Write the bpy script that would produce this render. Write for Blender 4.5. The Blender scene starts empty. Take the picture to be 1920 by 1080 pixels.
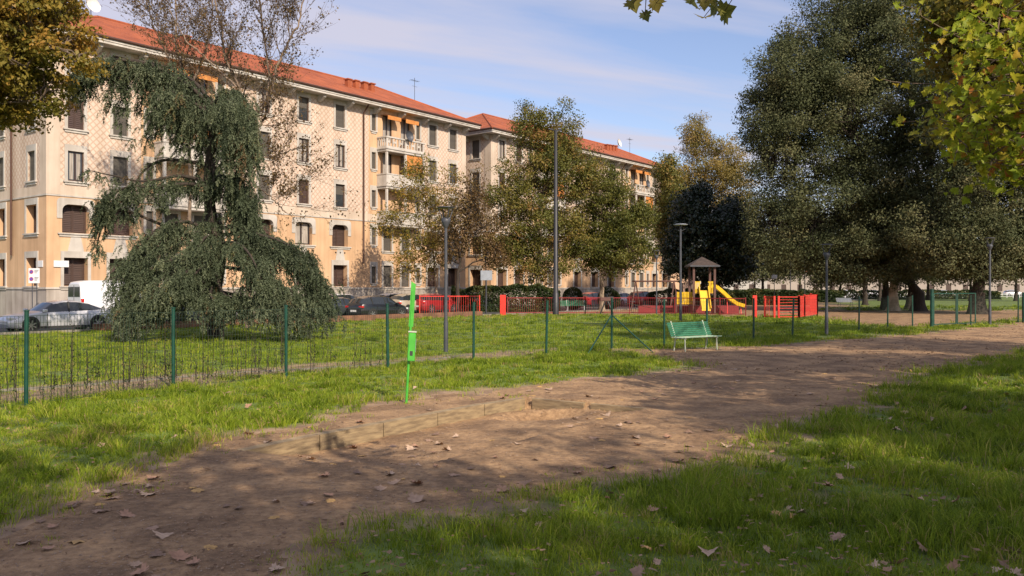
import bpy, math, random
import numpy as np
from mathutils import Vector, Matrix, noise as mnoise
R = math.radians
rng = np.random.default_rng(7)
random.seed(7)
sc = bpy.context.scene
col = sc.collection

# ---------------------------------------------------------------- camera, sky, sun
CAMH = 2.0; F = 1600.0
cd = bpy.data.cameras.new('camera'); cam = bpy.data.objects.new('camera', cd); col.objects.link(cam)
cam.location = (0, 0, CAMH); cam.rotation_euler = (R(90), 0, 0)
cd.lens = 30.0; cd.sensor_width = 36.0; cd.clip_start = 0.1; cd.clip_end = 2000
sc.camera = cam

SUN_EL, SUN_AZ = 34.0, 150.0        # azimuth measured from +Y towards +X
w = bpy.data.worlds.new('World'); sc.world = w; w.use_nodes = True
nt = w.node_tree; N = nt.nodes; Lk = nt.links; N.clear()
out = N.new('ShaderNodeOutputWorld'); bg = N.new('ShaderNodeBackground')
sky = N.new('ShaderNodeTexSky'); sky.sky_type = 'NISHITA'; sky.sun_disc = False
sky.sun_elevation = R(SUN_EL); sky.sun_rotation = R(SUN_AZ); sky.air_density = 1.0; sky.dust_density = 0.9; sky.ozone_density = 1.2
tc = N.new('ShaderNodeTexCoord'); sep = N.new('ShaderNodeSeparateXYZ'); Lk.new(tc.outputs['Generated'], sep.inputs[0])
zz = N.new('ShaderNodeMath'); zz.operation = 'MAXIMUM'; zz.inputs[1].default_value = 0.04; Lk.new(sep.outputs[2], zz.inputs[0])
du = N.new('ShaderNodeMath'); du.operation = 'DIVIDE'; Lk.new(sep.outputs[0], du.inputs[0]); Lk.new(zz.outputs[0], du.inputs[1])
dv = N.new('ShaderNodeMath'); dv.operation = 'DIVIDE'; Lk.new(sep.outputs[1], dv.inputs[0]); Lk.new(zz.outputs[0], dv.inputs[1])
cmb = N.new('ShaderNodeCombineXYZ'); Lk.new(du.outputs[0], cmb.inputs[0]); Lk.new(dv.outputs[0], cmb.inputs[1])
mp = N.new('ShaderNodeMapping'); mp.inputs['Rotation'].default_value = (0, 0, R(-30)); Lk.new(cmb.outputs[0], mp.inputs[0])
mp2 = N.new('ShaderNodeMapping'); mp2.inputs['Scale'].default_value = (0.22, 1.0, 1); mp2.inputs['Location'].default_value = (3.1, 0.55, 0); Lk.new(mp.outputs[0], mp2.inputs[0])
no = N.new('ShaderNodeTexNoise'); no.inputs['Scale'].default_value = 1.1; no.inputs['Detail'].default_value = 7; no.inputs['Roughness'].default_value = 0.52; no.inputs['Distortion'].default_value = 0.35
Lk.new(mp2.outputs[0], no.inputs['Vector'])
rp = N.new('ShaderNodeValToRGB'); rp.color_ramp.elements[0].position = 0.42; rp.color_ramp.elements[1].position = 0.62
rp.color_ramp.elements[0].color = (0.04, 0.04, 0.04, 1); rp.color_ramp.elements[1].color = (0.85, 0.85, 0.85, 1)
Lk.new(no.outputs[0], rp.inputs[0])
mx = N.new('ShaderNodeMixRGB'); mx.inputs[2].default_value = (3.7, 3.55, 4.15, 1)
tn = N.new('ShaderNodeMixRGB'); tn.blend_type = 'MULTIPLY'; tn.inputs[0].default_value = 1; tn.inputs[2].default_value = (.87, .81, .89, 1); Lk.new(sky.outputs[0], tn.inputs[1])
Lk.new(rp.outputs[0], mx.inputs[0]); Lk.new(tn.outputs[0], mx.inputs[1])
Lk.new(mx.outputs[0], bg.inputs[0]); bg.inputs[1].default_value = 0.145; Lk.new(bg.outputs[0], out.inputs[0])

sd = bpy.data.lights.new('sun', 'SUN'); sd.energy = 4.7; sd.angle = R(0.53); sd.color = (1.0, 0.85, 0.68)
so = bpy.data.objects.new('sun', sd); col.objects.link(so)
SD = Vector((math.sin(R(SUN_AZ))*math.cos(R(SUN_EL)), math.cos(R(SUN_AZ))*math.cos(R(SUN_EL)), math.sin(R(SUN_EL))))
so.rotation_euler = SD.to_track_quat('Z', 'Y').to_euler(); so.location = (0, -20, 40)
vs = sc.view_settings; vs.view_transform = 'Standard'; vs.look = 'None'; vs.exposure = 0.36; vs.gamma = 1.0
sc.cycles.max_bounces = 5; sc.cycles.diffuse_bounces = 3; sc.cycles.transmission_bounces = 4; sc.cycles.transparent_max_bounces = 6
sc.cycles.caustics_reflective = False; sc.cycles.caustics_refractive = False

# ---------------------------------------------------------------- helpers
def G(px, py):                       # ground point seen at a photo pixel
    Y = F*CAMH/(py-540.0); return ((px-960)/F*Y, Y)
def XZ(px, Y): return (px-960)/F*Y
def ZH(py, Y): return CAMH + (540-py)/F*Y

def vnoise(x, y, s=1.0, seed=0):
    x = np.asarray(x, float)/s + 137.7 + seed*17.13; y = np.asarray(y, float)/s + 91.3 + seed*7.7
    xi = np.floor(x).astype(np.int64); yi = np.floor(y).astype(np.int64); fx = x-xi; fy = y-yi
    fx = fx*fx*(3-2*fx); fy = fy*fy*(3-2*fy)
    def h(a, b):
        n = (a*374761393 + b*668265263 + seed*974711) & 0x7fffffff
        n = ((n ^ (n >> 13))*1274126177) & 0x7fffffff
        return ((n ^ (n >> 16)) & 0xffff)/65535.0
    return (h(xi, yi)*(1-fx)+h(xi+1, yi)*fx)*(1-fy) + (h(xi, yi+1)*(1-fx)+h(xi+1, yi+1)*fx)*fy
def fbm(x, y, s=1.0, seed=0, o=3):
    v = 0; a = 0.5; t = 0
    for k in range(o): v = v + a*vnoise(x, y, s/2**k, seed+k); t += a; a *= .5
    return v/t

def tag(o, label=None, cat=None, group=None, kind=None):
    if label: o['label'] = label
    if cat: o['category'] = cat
    if group: o['group'] = group
    if kind: o['kind'] = kind
    return o
def empty(name, loc=(0, 0, 0), rz=0, label=None, cat=None, group=None):
    o = bpy.data.objects.new(name, None); col.objects.link(o); o.empty_display_size = .2
    o.location = loc; o.rotation_euler = (0, 0, rz)
    return tag(o, label, cat, group)
def link(name, me, mat=None, parent=None, loc=None):
    o = bpy.data.objects.new(name, me); col.objects.link(o)
    if mat is not None:
        for m_ in (mat if isinstance(mat, (list, tuple)) else [mat]): me.materials.append(m_)
    if parent: o.parent = parent
    if loc: o.location = loc
    return o
def np_mesh(name, V, Fc, tint=None, smooth=False, mi=None):
    """V (n,3), Fc (m,k) -> mesh, quick"""
    me = bpy.data.meshes.new(name); V = np.ascontiguousarray(V, np.float32); Fc = np.ascontiguousarray(Fc, np.int32)
    me.vertices.add(len(V)); me.vertices.foreach_set('co', V.ravel())
    k = Fc.shape[1]; me.loops.add(Fc.size); me.loops.foreach_set('vertex_index', Fc.ravel())
    me.polygons.add(len(Fc)); me.polygons.foreach_set('loop_start', np.arange(0, Fc.size, k, dtype=np.int32))
    if mi is not None: me.polygons.foreach_set('material_index', np.ascontiguousarray(mi, np.int32))
    if tint is not None:
        at = me.attributes.new('tint', 'FLOAT', 'POINT'); at.data.foreach_set('value', np.ascontiguousarray(tint, np.float32))
    me.update(calc_edges=True)
    if smooth: me.polygons.foreach_set('use_smooth', np.ones(len(Fc), bool))
    return me

class MB:
    def __init__(s): s.v = []; s.f = []; s.sm = []
    def add(s, vs_, fs, smooth=False):
        b = len(s.v); s.v += [tuple(p) for p in vs_]; s.f += [tuple(i+b for i in f) for f in fs]; s.sm += [smooth]*len(fs)
    def box(s, x0, x1, y0, y1, z0, z1, bev=0.0):
        if bev <= 0:
            s.add([(x0,y0,z0),(x1,y0,z0),(x1,y1,z0),(x0,y1,z0),(x0,y0,z1),(x1,y0,z1),(x1,y1,z1),(x0,y1,z1)],
                  [(0,3,2,1),(4,5,6,7),(0,1,5,4),(1,2,6,5),(2,3,7,6),(3,0,4,7)])
        else:
            b = bev; vs_ = []
            for z, k in ((z0, b), (z0+b, 0), (z1-b, 0), (z1, b)):
                for (x, y) in ((x0+b+k,y0+k),(x1-b-k,y0+k),(x1-k,y0+b+k),(x1-k,y1-b-k),(x1-b-k,y1-k),(x0+b+k,y1-k),(x0+k,y1-b-k),(x0+k,y0+b+k)):
                    vs_.append((x, y, z))
            fs = [tuple(range(7, -1, -1)), tuple(range(24, 32))]
            for l in range(3):
                for i in range(8): j = (i+1) % 8; fs.append((l*8+i, l*8+j, l*8+8+j, l*8+8+i))
            s.add(vs_, fs)
    def obox(s, a, b, wd, ht, up=(0, 0, 1)):
        """bar from a to b, width wd (sideways) and ht (along up)"""
        a = Vector(a); b = Vector(b); d = (b-a).normalized(); u = Vector(up); sd_ = d.cross(u)
        if sd_.length < 1e-4: sd_ = d.cross(Vector((1, 0, 0)))
        sd_.normalize(); u = sd_.cross(d).normalized(); vs_ = []
        for p in (a, b):
            for (i, j) in ((-1,-1),(1,-1),(1,1),(-1,1)): vs_.append(p+sd_*(i*wd/2)+u*(j*ht/2))
        s.add(vs_, [(0,1,2,3),(7,6,5,4),(0,4,5,1),(1,5,6,2),(2,6,7,3),(3,7,4,0)])
    def tube(s, pts, rad, n=8, cap=True):
        pts = [Vector(p) for p in pts]
        if not isinstance(rad, (list, tuple)): rad = [rad]*len(pts)
        vs_ = []; fs = []; pv = None
        for i, p in enumerate(pts):
            d = (pts[min(i+1, len(pts)-1)]-pts[max(i-1, 0)]).normalized()
            if pv is None:
                pv = d.cross(Vector((0, 0, 1)) if abs(d.z) < .9 else Vector((1, 0, 0))).normalized()
            else:
                pv = (pv-d*pv.dot(d)).normalized()
            q = d.cross(pv)
            for k in range(n):
                a = 2*math.pi*k/n; vs_.append(p+(pv*math.cos(a)+q*math.sin(a))*rad[i])
        for i in range(len(pts)-1):
            for k in range(n): j = (k+1) % n; fs.append((i*n+k, i*n+j, i*n+n+j, i*n+n+k))
        s.add(vs_, fs, True)
        if cap:
            s.add(vs_[:n], [tuple(range(n-1, -1, -1))]); s.add(vs_[-n:], [tuple(range(n))])
    def lathe(s, prof, c=(0, 0, 0), n=20):
        vs_ = []; fs = []
        for (r, z) in prof:
            for k in range(n): a = 2*math.pi*k/n; vs_.append((c[0]+r*math.cos(a), c[1]+r*math.sin(a), c[2]+z))
        for i in range(len(prof)-1):
            for k in range(n): j = (k+1) % n; fs.append((i*n+k, i*n+j, i*n+n+j, i*n+n+k))
        s.add(vs_, fs, True)
    def build(s, name, mat=None, parent=None, loc=None):
        me = bpy.data.meshes.new(name); me.from_pydata(s.v, [], s.f)
        me.polygons.foreach_set('use_smooth', s.sm); me.update()
        return link(name, me, mat, parent, loc)

def copy_tree(o, parent=None):
    c = o.copy(); col.objects.link(c)
    if parent: c.parent = parent
    for ch in kids(o): copy_tree(ch, c)
    return c
def kids(o): return [x for x in bpy.data.objects if x.parent == o]

# ---------------------------------------------------------------- materials
def mat(name, c, rough=.8, c2=None, scale=3.0, bump=0.0, bscale=None, metal=0.0, spec=None, stretch=None, lo=.35, hi=.65, detail=5, coat=0):
    m = bpy.data.materials.new(name); m.use_nodes = True; n = m.node_tree.nodes; l = m.node_tree.links
    b = n['Principled BSDF']; b.inputs['Roughness'].default_value = rough; b.inputs['Metallic'].default_value = metal
    b.inputs['Base Color'].default_value = (*c, 1)
    if spec is not None: b.inputs['Specular IOR Level'].default_value = spec
    if coat: b.inputs['Coat Weight'].default_value = coat; b.inputs['Coat Roughness'].default_value = .05
    if c2 is None: c2 = tuple(v*.82 for v in c)
    t = n.new('ShaderNodeTexCoord'); src = t.outputs['Object']
    if stretch:
        mm = n.new('ShaderNodeMapping'); mm.inputs['Scale'].default_value = stretch; l.new(src, mm.inputs[0]); src = mm.outputs[0]
    a = n.new('ShaderNodeTexNoise'); a.inputs['Scale'].default_value = scale; a.inputs['Detail'].default_value = detail; l.new(src, a.inputs['Vector'])
    r = n.new('ShaderNodeValToRGB'); r.color_ramp.elements[0].position = lo; r.color_ramp.elements[1].position = hi
    r.color_ramp.elements[0].color = (*c2, 1); r.color_ramp.elements[1].color = (*c, 1)
    l.new(a.outputs[0], r.inputs[0]); l.new(r.outputs[0], b.inputs['Base Color'])
    if bump:
        a2 = n.new('ShaderNodeTexNoise'); a2.inputs['Scale'].default_value = bscale or scale*6; a2.inputs['Detail'].default_value = 6; l.new(src, a2.inputs['Vector'])
        bp = n.new('ShaderNodeBump'); bp.inputs['Strength'].default_value = bump; bp.inputs['Distance'].default_value = .02
        l.new(a2.outputs[0], bp.inputs['Height']); l.new(bp.outputs[0], b.inputs['Normal'])
    return m
def leafmat(name, stops, trans=.35, rough=.5, spec=.25, patch=None):
    """stops [(pos,colour)] over the 'tint' attribute of each leaf"""
    m = bpy.data.materials.new(name); m.use_nodes = True; n = m.node_tree.nodes; l = m.node_tree.links
    b = n['Principled BSDF']; b.inputs['Roughness'].default_value = rough; b.inputs['Specular IOR Level'].default_value = spec
    at = n.new('ShaderNodeAttribute'); at.attribute_name = 'tint'
    r = n.new('ShaderNodeValToRGB'); els = r.color_ramp.elements
    els[0].position = stops[0][0]; els[0].color = (*stops[0][1], 1); els[1].position = stops[-1][0]; els[1].color = (*stops[-1][1], 1)
    for p, c in stops[1:-1]: e = els.new(p); e.color = (*c, 1)
    l.new(at.outputs['Fac'], r.inputs[0]); csrc = r.outputs[0]
    l.new(csrc, b.inputs['Base Color'])
    tr = n.new('ShaderNodeBsdfTranslucent'); l.new(csrc, tr.inputs[0])
    ms = n.new('ShaderNodeMixShader'); ms.inputs[0].default_value = trans
    l.new(b.outputs[0], ms.inputs[1]); l.new(tr.outputs[0], ms.inputs[2]); l.new(ms.outputs[0], n['Material Output'].inputs[0])
    return m

M = {}
def dirt_mat():
    m = mat('dirt', (.44,.285,.15), .95, (.255,.16,.085), 1.3, 0, 26, detail=10, lo=.40, hi=.60); n = m.node_tree.nodes; l = m.node_tree.links; b = n['Principled BSDF']
    big = b.inputs['Base Color'].links[0].from_socket; t = n.new('ShaderNodeTexCoord')
    def noi(sc_, det, rough=.6):
        a = n.new('ShaderNodeTexNoise'); a.inputs['Scale'].default_value = sc_; a.inputs['Detail'].default_value = det; a.inputs['Roughness'].default_value = rough; l.new(t.outputs['Object'], a.inputs['Vector']); return a.outputs[0]
    f = noi(11, 8, .7); r = n.new('ShaderNodeValToRGB'); r.color_ramp.elements[0].position = .36; r.color_ramp.elements[1].position = .62; r.color_ramp.elements[0].color = (.62,.58,.55,1); r.color_ramp.elements[1].color = (1.12,1.10,1.08,1); l.new(f, r.inputs[0])
    mx = n.new('ShaderNodeMixRGB'); mx.blend_type = 'MULTIPLY'; mx.inputs[0].default_value = 1; l.new(big, mx.inputs[1]); l.new(r.outputs[0], mx.inputs[2])
    v = n.new('ShaderNodeTexVoronoi'); v.inputs['Scale'].default_value = 26; l.new(t.outputs['Object'], v.inputs['Vector']); r2 = n.new('ShaderNodeValToRGB'); r2.color_ramp.elements[0].position = .05; r2.color_ramp.elements[1].position = .16; r2.color_ramp.elements[0].color = (1,1,1,1); r2.color_ramp.elements[1].color = (0,0,0,1); l.new(v.outputs['Distance'], r2.inputs[0])
    m2 = n.new('ShaderNodeMixRGB'); l.new(r2.outputs[0], m2.inputs[0]); l.new(mx.outputs[0], m2.inputs[1]); m2.inputs[2].default_value = (.42,.33,.25,1); l.new(m2.outputs[0], b.inputs['Base Color'])
    ad = n.new('ShaderNodeMath'); ad.operation = 'ADD'; l.new(noi(4, 8, .65), ad.inputs[0]); ad2 = n.new('ShaderNodeMath'); ad2.operation = 'MULTIPLY'; ad2.inputs[1].default_value = .5; l.new(noi(30, 6, .7), ad2.inputs[0]); l.new(ad2.outputs[0], ad.inputs[1])
    bp = n.new('ShaderNodeBump'); bp.inputs['Strength'].default_value = 1; bp.inputs['Distance'].default_value = .05; l.new(ad.outputs[0], bp.inputs['Height']); l.new(bp.outputs[0], b.inputs['Normal']); return m
M['dirt'] = dirt_mat()
def lawn_mat():
    m = mat('lawn_soil', (.14,.20,.03), .95, (.085,.12,.02), 1.6, .9, 9, detail=9, lo=.38, hi=.62); n = m.node_tree.nodes; l = m.node_tree.links; b = n['Principled BSDF']
    grs = b.inputs['Base Color'].links[0].from_socket; t = n.new('ShaderNodeTexCoord')
    a = n.new('ShaderNodeTexNoise'); a.inputs['Scale'].default_value = 2.2; a.inputs['Detail'].default_value = 9; l.new(t.outputs['Object'], a.inputs['Vector'])
    r = n.new('ShaderNodeValToRGB'); r.color_ramp.elements[0].color = (.20,.13,.08,1); r.color_ramp.elements[1].color = (.34,.23,.14,1); r.color_ramp.elements[0].position = .4; r.color_ramp.elements[1].position = .6; l.new(a.outputs[0], r.inputs[0])
    at = n.new('ShaderNodeAttribute'); at.attribute_name = 'tint'; mx = n.new('ShaderNodeMixRGB'); l.new(at.outputs['Fac'], mx.inputs[0]); l.new(grs, mx.inputs[1]); l.new(r.outputs[0], mx.inputs[2]); l.new(mx.outputs[0], b.inputs['Base Color']); return m
M['lawn'] = lawn_mat()
M['asphalt'] = mat('asphalt', (.07,.068,.066), .9, (.05,.05,.05), 1.5, .2, 40)
M['pavement'] = mat('pavement', (.30,.28,.25), .9, (.23,.21,.19), 1.0, .15, 30)
M['kerbstone'] = mat('kerbstone', (.25,.23,.19), .9, (.14,.13,.10), 2.5, .4, 30)
M['timber'] = mat('timber', (.36,.27,.15), .9, (.20,.145,.085), 4, .6, 30, stretch=(1, 1, 6))
M['brickwall'] = mat('brown_wall', (.25,.12,.07), .9, (.13,.07,.04), 2.2, .6, 14)
M['plinth'] = mat('plinth_stone', (.46,.42,.37), .85, (.34,.30,.26), .7, .15, 12)
M['stone'] = mat('window_stone', (.54,.51,.46), .8, (.44,.41,.37), 1.2)
M['fascia'] = mat('white_eave', (.58,.55,.50), .75, (.47,.44,.40), 1.5)
M['cream'] = mat('cream_plaster', (.63,.525,.425), .85, (.52,.43,.34), .5, .05, 20, detail=7)
M['ochre'] = mat('ochre_plaster', (.64,.43,.26), .85, (.54,.35,.205), .5, .05, 20, detail=7)
M['soffit'] = mat('soffit', (.50,.42,.33), .85)
M['shutter_grey'] = mat('grey_roller', (.13,.12,.10), .6, (.10,.09,.08), 1, .6, 20, stretch=(.1, .1, 1.6))
M['shutter_brown'] = mat('brown_shutter', (.075,.045,.035), .55, (.055,.033,.027), 2, .6, 24, stretch=(.1, .1, 2))
M['frame_brown'] = mat('brown_frame', (.07,.04,.03), .5)
M['curtain'] = mat('curtain', (.42,.38,.33), .9, (.25,.22,.19), 6, stretch=(1.5, 1.5, .15))
M['pipe'] = mat('copper_pipe', (.10,.05,.035), .5, metal=.2)
M['awning'] = mat('orange_fabric', (.58,.24,.06), .8, (.46,.17,.04), 3)
M['iron'] = mat('dark_iron', (.03,.03,.03), .5)
M['white_metal'] = mat('white_metal', (.70,.70,.68), .45)
M['green_paint'] = mat('green_paint', (.006,.062,.04), .42, (.004,.04,.026), 6)
M['wire'] = mat('green_wire', (.022,.045,.028), .6)
M['lime_paint'] = mat('lime_paint', (.07,.42,.04), .4, (.05,.32,.03), 4)
M['bench_green'] = mat('bench_green', (.075,.27,.17), .5, (.04,.18,.11), 5, .2, 40, stretch=(1, 5, 5))
M['bench_seat'] = mat('worn_bench_seat', (.42,.46,.34), .6, (.16,.34,.22), 7, .2, 40, stretch=(1, 6, 6), lo=.4, hi=.6)
M['bench_leg'] = mat('bench_leg_paint', (.45,.50,.40), .6)
M['red_paint'] = mat('red_paint', (.78,.045,.03), .4, (.60,.035,.025), 3)
M['dull_red'] = mat('dull_red_paint', (.22,.018,.022), .5, (.2,.02,.02), 3)
M['yellow_paint'] = mat('yellow_plastic', (.80,.52,.02), .35)
M['play_wood'] = mat('play_wood', (.12,.055,.045), .7, (.08,.04,.03), 5)
M['play_roof'] = mat('play_roof', (.07,.05,.04), .85, (.045,.033,.027), 4)
M['pole_grey'] = mat('grey_pole', (.065,.07,.085), .5, (.045,.05,.06), 4)
M['pole_black'] = mat('black_pole', (.022,.024,.03), .5)
M['sign_white'] = mat('sign_white', (.72,.73,.74), .45, (.64,.65,.66), 3)
M['sign_grey'] = mat('sign_back', (.30,.33,.38), .5)
M['sign_blue'] = mat('sign_blue', (.03,.10,.45), .45)
M['sign_red'] = mat('sign_red', (.60,.04,.04), .45)
M['tyre'] = mat('tyre', (.02,.02,.02), .85)
M['rim'] = mat('alloy_rim', (.45,.45,.46), .3, metal=.8)
M['glass'] = mat('car_glass', (.025,.03,.033), .06, (.02,.025,.028), 1, spec=.8)
M['win_glass'] = mat('window_glass', (.05,.055,.06), .08, (.03,.035,.04), 1, spec=.8)
M['lamp_red'] = mat('tail_lamp', (.50,.02,.02), .2)
M['lamp_white'] = mat('head_lamp', (.75,.76,.78), .1)
M['black_plastic'] = mat('black_plastic', (.03,.03,.03), .6)
M['plate'] = mat('number_plate', (.75,.75,.72), .5)
M['bark_plane'] = mat('plane_bark', (.34,.27,.19), .9, (.15,.115,.08), 2.2, .6, 9, lo=.42, hi=.58, stretch=(1.6, 1.6, .6))
M['bark_pale'] = mat('pale_bark', (.68,.56,.42), .9, (.42,.33,.23), 1.6, .4, 9, lo=.42, hi=.6)
M['bark_dark'] = mat('dark_bark', (.055,.042,.032), .95, (.03,.023,.018), 3, 1.0, 9, stretch=(2.5, 2.5, .5))
M['bark_bare'] = mat('bare_bark', (.27,.20,.145), .9, (.14,.10,.07), 2.2, .5, 9)
M['twig'] = mat('twig_bark', (.15,.105,.075), .9, (.09,.065,.045), 3)

def roof_mat():
    m = mat('roof_tiles', (.43,.115,.042), .85, (.29,.075,.03), .8, 0, detail=8)
    n = m.node_tree.nodes; l = m.node_tree.links; t = n.new('ShaderNodeTexCoord')
    wv = n.new('ShaderNodeTexWave'); wv.wave_type = 'BANDS'; wv.bands_direction = 'X'; wv.inputs['Scale'].default_value = 3.2; wv.inputs['Distortion'].default_value = .3
    l.new(t.outputs['Object'], wv.inputs['Vector'])
    bp = n.new('ShaderNodeBump'); bp.inputs['Strength'].default_value = .7; bp.inputs['Distance'].default_value = .06
    l.new(wv.outputs[0], bp.inputs['Height']); l.new(bp.outputs[0], n['Principled BSDF'].inputs['Normal'])
    return m
M['roof'] = roof_mat()
def diamond_mat():
    m = bpy.data.materials.new('diamond_plaster'); m.use_nodes = True; n = m.node_tree.nodes; l = m.node_tree.links
    b = n['Principled BSDF']; b.inputs['Roughness'].default_value = .85
    t = n.new('ShaderNodeTexCoord'); s = n.new('ShaderNodeSeparateXYZ'); l.new(t.outputs['Object'], s.inputs[0])
    def mth(op, a, bb):
        x = n.new('ShaderNodeMath'); x.operation = op
        for i, v in enumerate((a, bb)):
            if v is None: continue
            if isinstance(v, (int, float)): x.inputs[i].default_value = v
            else: l.new(v, x.inputs[i])
        return x.outputs[0]
    u = mth('SUBTRACT', s.outputs[0], s.outputs[1])
    k = math.pi/.46
    p = mth('SINE', mth('MULTIPLY', mth('ADD', u, s.outputs[2]), k), None)
    q = mth('SINE', mth('MULTIPLY', mth('SUBTRACT', u, s.outputs[2]), k), None)
    ln = mth('MINIMUM', mth('ABSOLUTE', p, None), mth('ABSOLUTE', q, None))
    nz = n.new('ShaderNodeTexNoise'); nz.inputs['Scale'].default_value = .5; nz.inputs['Detail'].default_value = 8; l.new(t.outputs['Object'], nz.inputs['Vector'])
    base = n.new('ShaderNodeMixRGB'); base.inputs[1].default_value = (.53,.435,.345,1); base.inputs[2].default_value = (.70,.59,.49,1); l.new(nz.outputs[0], base.inputs[0])
    rr = n.new('ShaderNodeValToRGB'); rr.color_ramp.elements[0].position = .25; rr.color_ramp.elements[1].position = .55
    rr.color_ramp.elements[0].color = (.6,.6,.6,1); rr.color_ramp.elements[1].color = (0,0,0,1); l.new(ln, rr.inputs[0])
    mxx = n.new('ShaderNodeMixRGB'); l.new(rr.outputs[0], mxx.inputs[0]); l.new(base.outputs[0], mxx.inputs[1]); mxx.inputs[2].default_value = (.43,.265,.18,1)
    l.new(mxx.outputs[0], b.inputs['Base Color']); return m
M['diamond'] = diamond_mat()
def weather(m, lo=.80):
    n = m.node_tree.nodes; l = m.node_tree.links; b = n['Principled BSDF']; src = b.inputs['Base Color'].links[0].from_socket
    t = n.new('ShaderNodeTexCoord'); mm = n.new('ShaderNodeMapping'); mm.inputs['Scale'].default_value = (1.6, 1.6, .10); l.new(t.outputs['Object'], mm.inputs[0])
    a = n.new('ShaderNodeTexNoise'); a.inputs['Scale'].default_value = 1.0; a.inputs['Detail'].default_value = 8; a.inputs['Roughness'].default_value = .65; l.new(mm.outputs[0], a.inputs['Vector'])
    r = n.new('ShaderNodeValToRGB'); r.color_ramp.elements[0].position = .36; r.color_ramp.elements[1].position = .58; r.color_ramp.elements[0].color = (lo, lo*.97, lo*.93, 1); r.color_ramp.elements[1].color = (1, 1, 1, 1); l.new(a.outputs[0], r.inputs[0])
    mx = n.new('ShaderNodeMixRGB'); mx.blend_type = 'MULTIPLY'; mx.inputs[0].default_value = 1; l.new(src, mx.inputs[1]); l.new(r.outputs[0], mx.inputs[2]); l.new(mx.outputs[0], b.inputs['Base Color'])
for k_, v_ in (('diamond', .84), ('cream', .84), ('ochre', .80), ('plinth', .66), ('stone', .8), ('fascia', .8)): weather(M[k_], v_)
def paint(name, c): return mat(name, c, .3, tuple(v*.93 for v in c), 1.0, metal=.15, coat=.6)

# ---------------------------------------------------------------- ground
A_, B_, C_ = np.array(G(457, 843)), np.array(G(985, 745)), np.array(G(1195, 770))
eP = (B_-A_); LP = np.linalg.norm(eP); eP = eP/LP; eQ = np.array([eP[1], -eP[0]]); LQ = float(np.dot(C_-B_, eQ))
def ss(a, b, x): t = np.clip((x-a)/(b-a), 0, 1); return t*t*(3-2*t)
def height(x, y):
    x = np.asarray(x, float); y = np.asarray(y, float)
    dist = np.hypot(x, y); fade = 1-ss(24, 34, dist)
    z = (fbm(x, y, 3.0, 3)-.5)*.08 + (fbm(x, y, .5, 9)-.5)*.035
    p = (x-A_[0])*eP[0]+(y-A_[1])*eP[1]; q = (x-A_[0])*eQ[0]+(y-A_[1])*eQ[1]
    ins = ss(-.15, -.06, q)*ss(-.02, .25, p)*(1-ss(LP+.06, LP+.14, p))*(1-ss(LQ-.03, LQ+.02, q))
    dpt = (.085+.125*(1-ss(.25, LQ-.1, q)))*(.35+.65*ss(-.1, 1.2, p))
    z = z - ins*dpt + ins*(fbm(x, y, .35, 21)-.5)*.05 + .02*np.exp(-((q-LQ-.05)/.10)**2)*(p > 0)*(p < LP)
    # the scooped hole near the far corner
    h = np.array(G(1025, 760)); rr_ = np.hypot((x-h[0])/.62, (y-h[1])/.42); z = z-.25*np.exp(-rr_**2*1.4)+.045*np.exp(-((rr_-1.35)/.3)**2)*(y > h[1]-.2)
    h = np.array(G(1160, 660)); z = z+.13*np.exp(-(((x-h[0])/1.1)**2+((y-h[1])/.6)**2))
    return z*fade
def poly_sd(px, py, P):
    """signed distance to polygon, positive inside"""
    P = np.array(P); d = np.full(np.shape(px), 1e9); ins = np.zeros(np.shape(px), bool)
    for i in range(len(P)):
        a = P[i]; b = P[(i+1) % len(P)]; e = b-a; wx = px-a[0]; wy = py-a[1]
        t = np.clip((wx*e[0]+wy*e[1])/(e@e+1e-12), 0, 1); d = np.minimum(d, np.hypot(wx-e[0]*t, wy-e[1]*t))
        c = ((a[1] > py) != (b[1] > py)); xx = (b[0]-a[0])*(py-a[1])/((b[1]-a[1]) if b[1] != a[1] else 1e-9)+a[0]
        ins ^= (c & (px < xx))
    return np.where(ins, d, -d)
TRACK = [G(*p) for p in [(-900,1500),(-300,1140),(0,1012),(120,962),(230,908),(330,858),(400,832),(480,812),(600,797),(670,780),(765,752),(830,742),(900,742),(1000,722),(1110,712),(1230,700),(1290,692),(1300,680),(1225,668),(1180,660),(1230,655),(1300,656),(1370,653),(1480,645),(1600,636),(1750,623),(1920,607),(2200,592),
         (2400,610),(1920,655),(1700,705),(1560,765),(1480,795),(1400,830),(1280,862),(1130,893),(1000,915),(880,945),(700,990),(560,1050),(480,1085),(200,1300),(-200,1900)]]
YARD = [G(*p) for p in [(925,590),(1250,590),(1540,594),(1570,604),(1700,613),(1800,606),(1960,596),(2200,590),(2200,580),(1800,583),(1560,582),(1560,560),(1250,556),(1020,557),(930,570)]]
def bare(x, y):
    """> 0 where the soil is bare"""
    x = np.asarray(x, float); y = np.asarray(y, float)
    n = (fbm(x, y, 1.4, 31)-.5)*(.9+.02*y)
    a = poly_sd(x, y, TRACK)+n
    b = poly_sd(x, y, YARD)+n*2.5
    return np.maximum(a, b)
POSTS = [(-9.75, 11.9), (-8.2, 14.4), (-6.75, 17.0), (-5.03, 19.0), (-3.07, 21.1), (-1.05, 23.3), (1.0, 25.0), (3.15, 27.0), (5.1, 28.6), (6.75, 29.6), (9.06, 32.0), (11.3, 34.4), (13.3, 36.2), (15.9, 39.1), (18.4, 41.8), (20.7, 44.1), (21.75, 43.6), (24.3, 45.2), (26.9, 47.8), (29.3, 49.4), (31.8, 51.5)]
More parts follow.
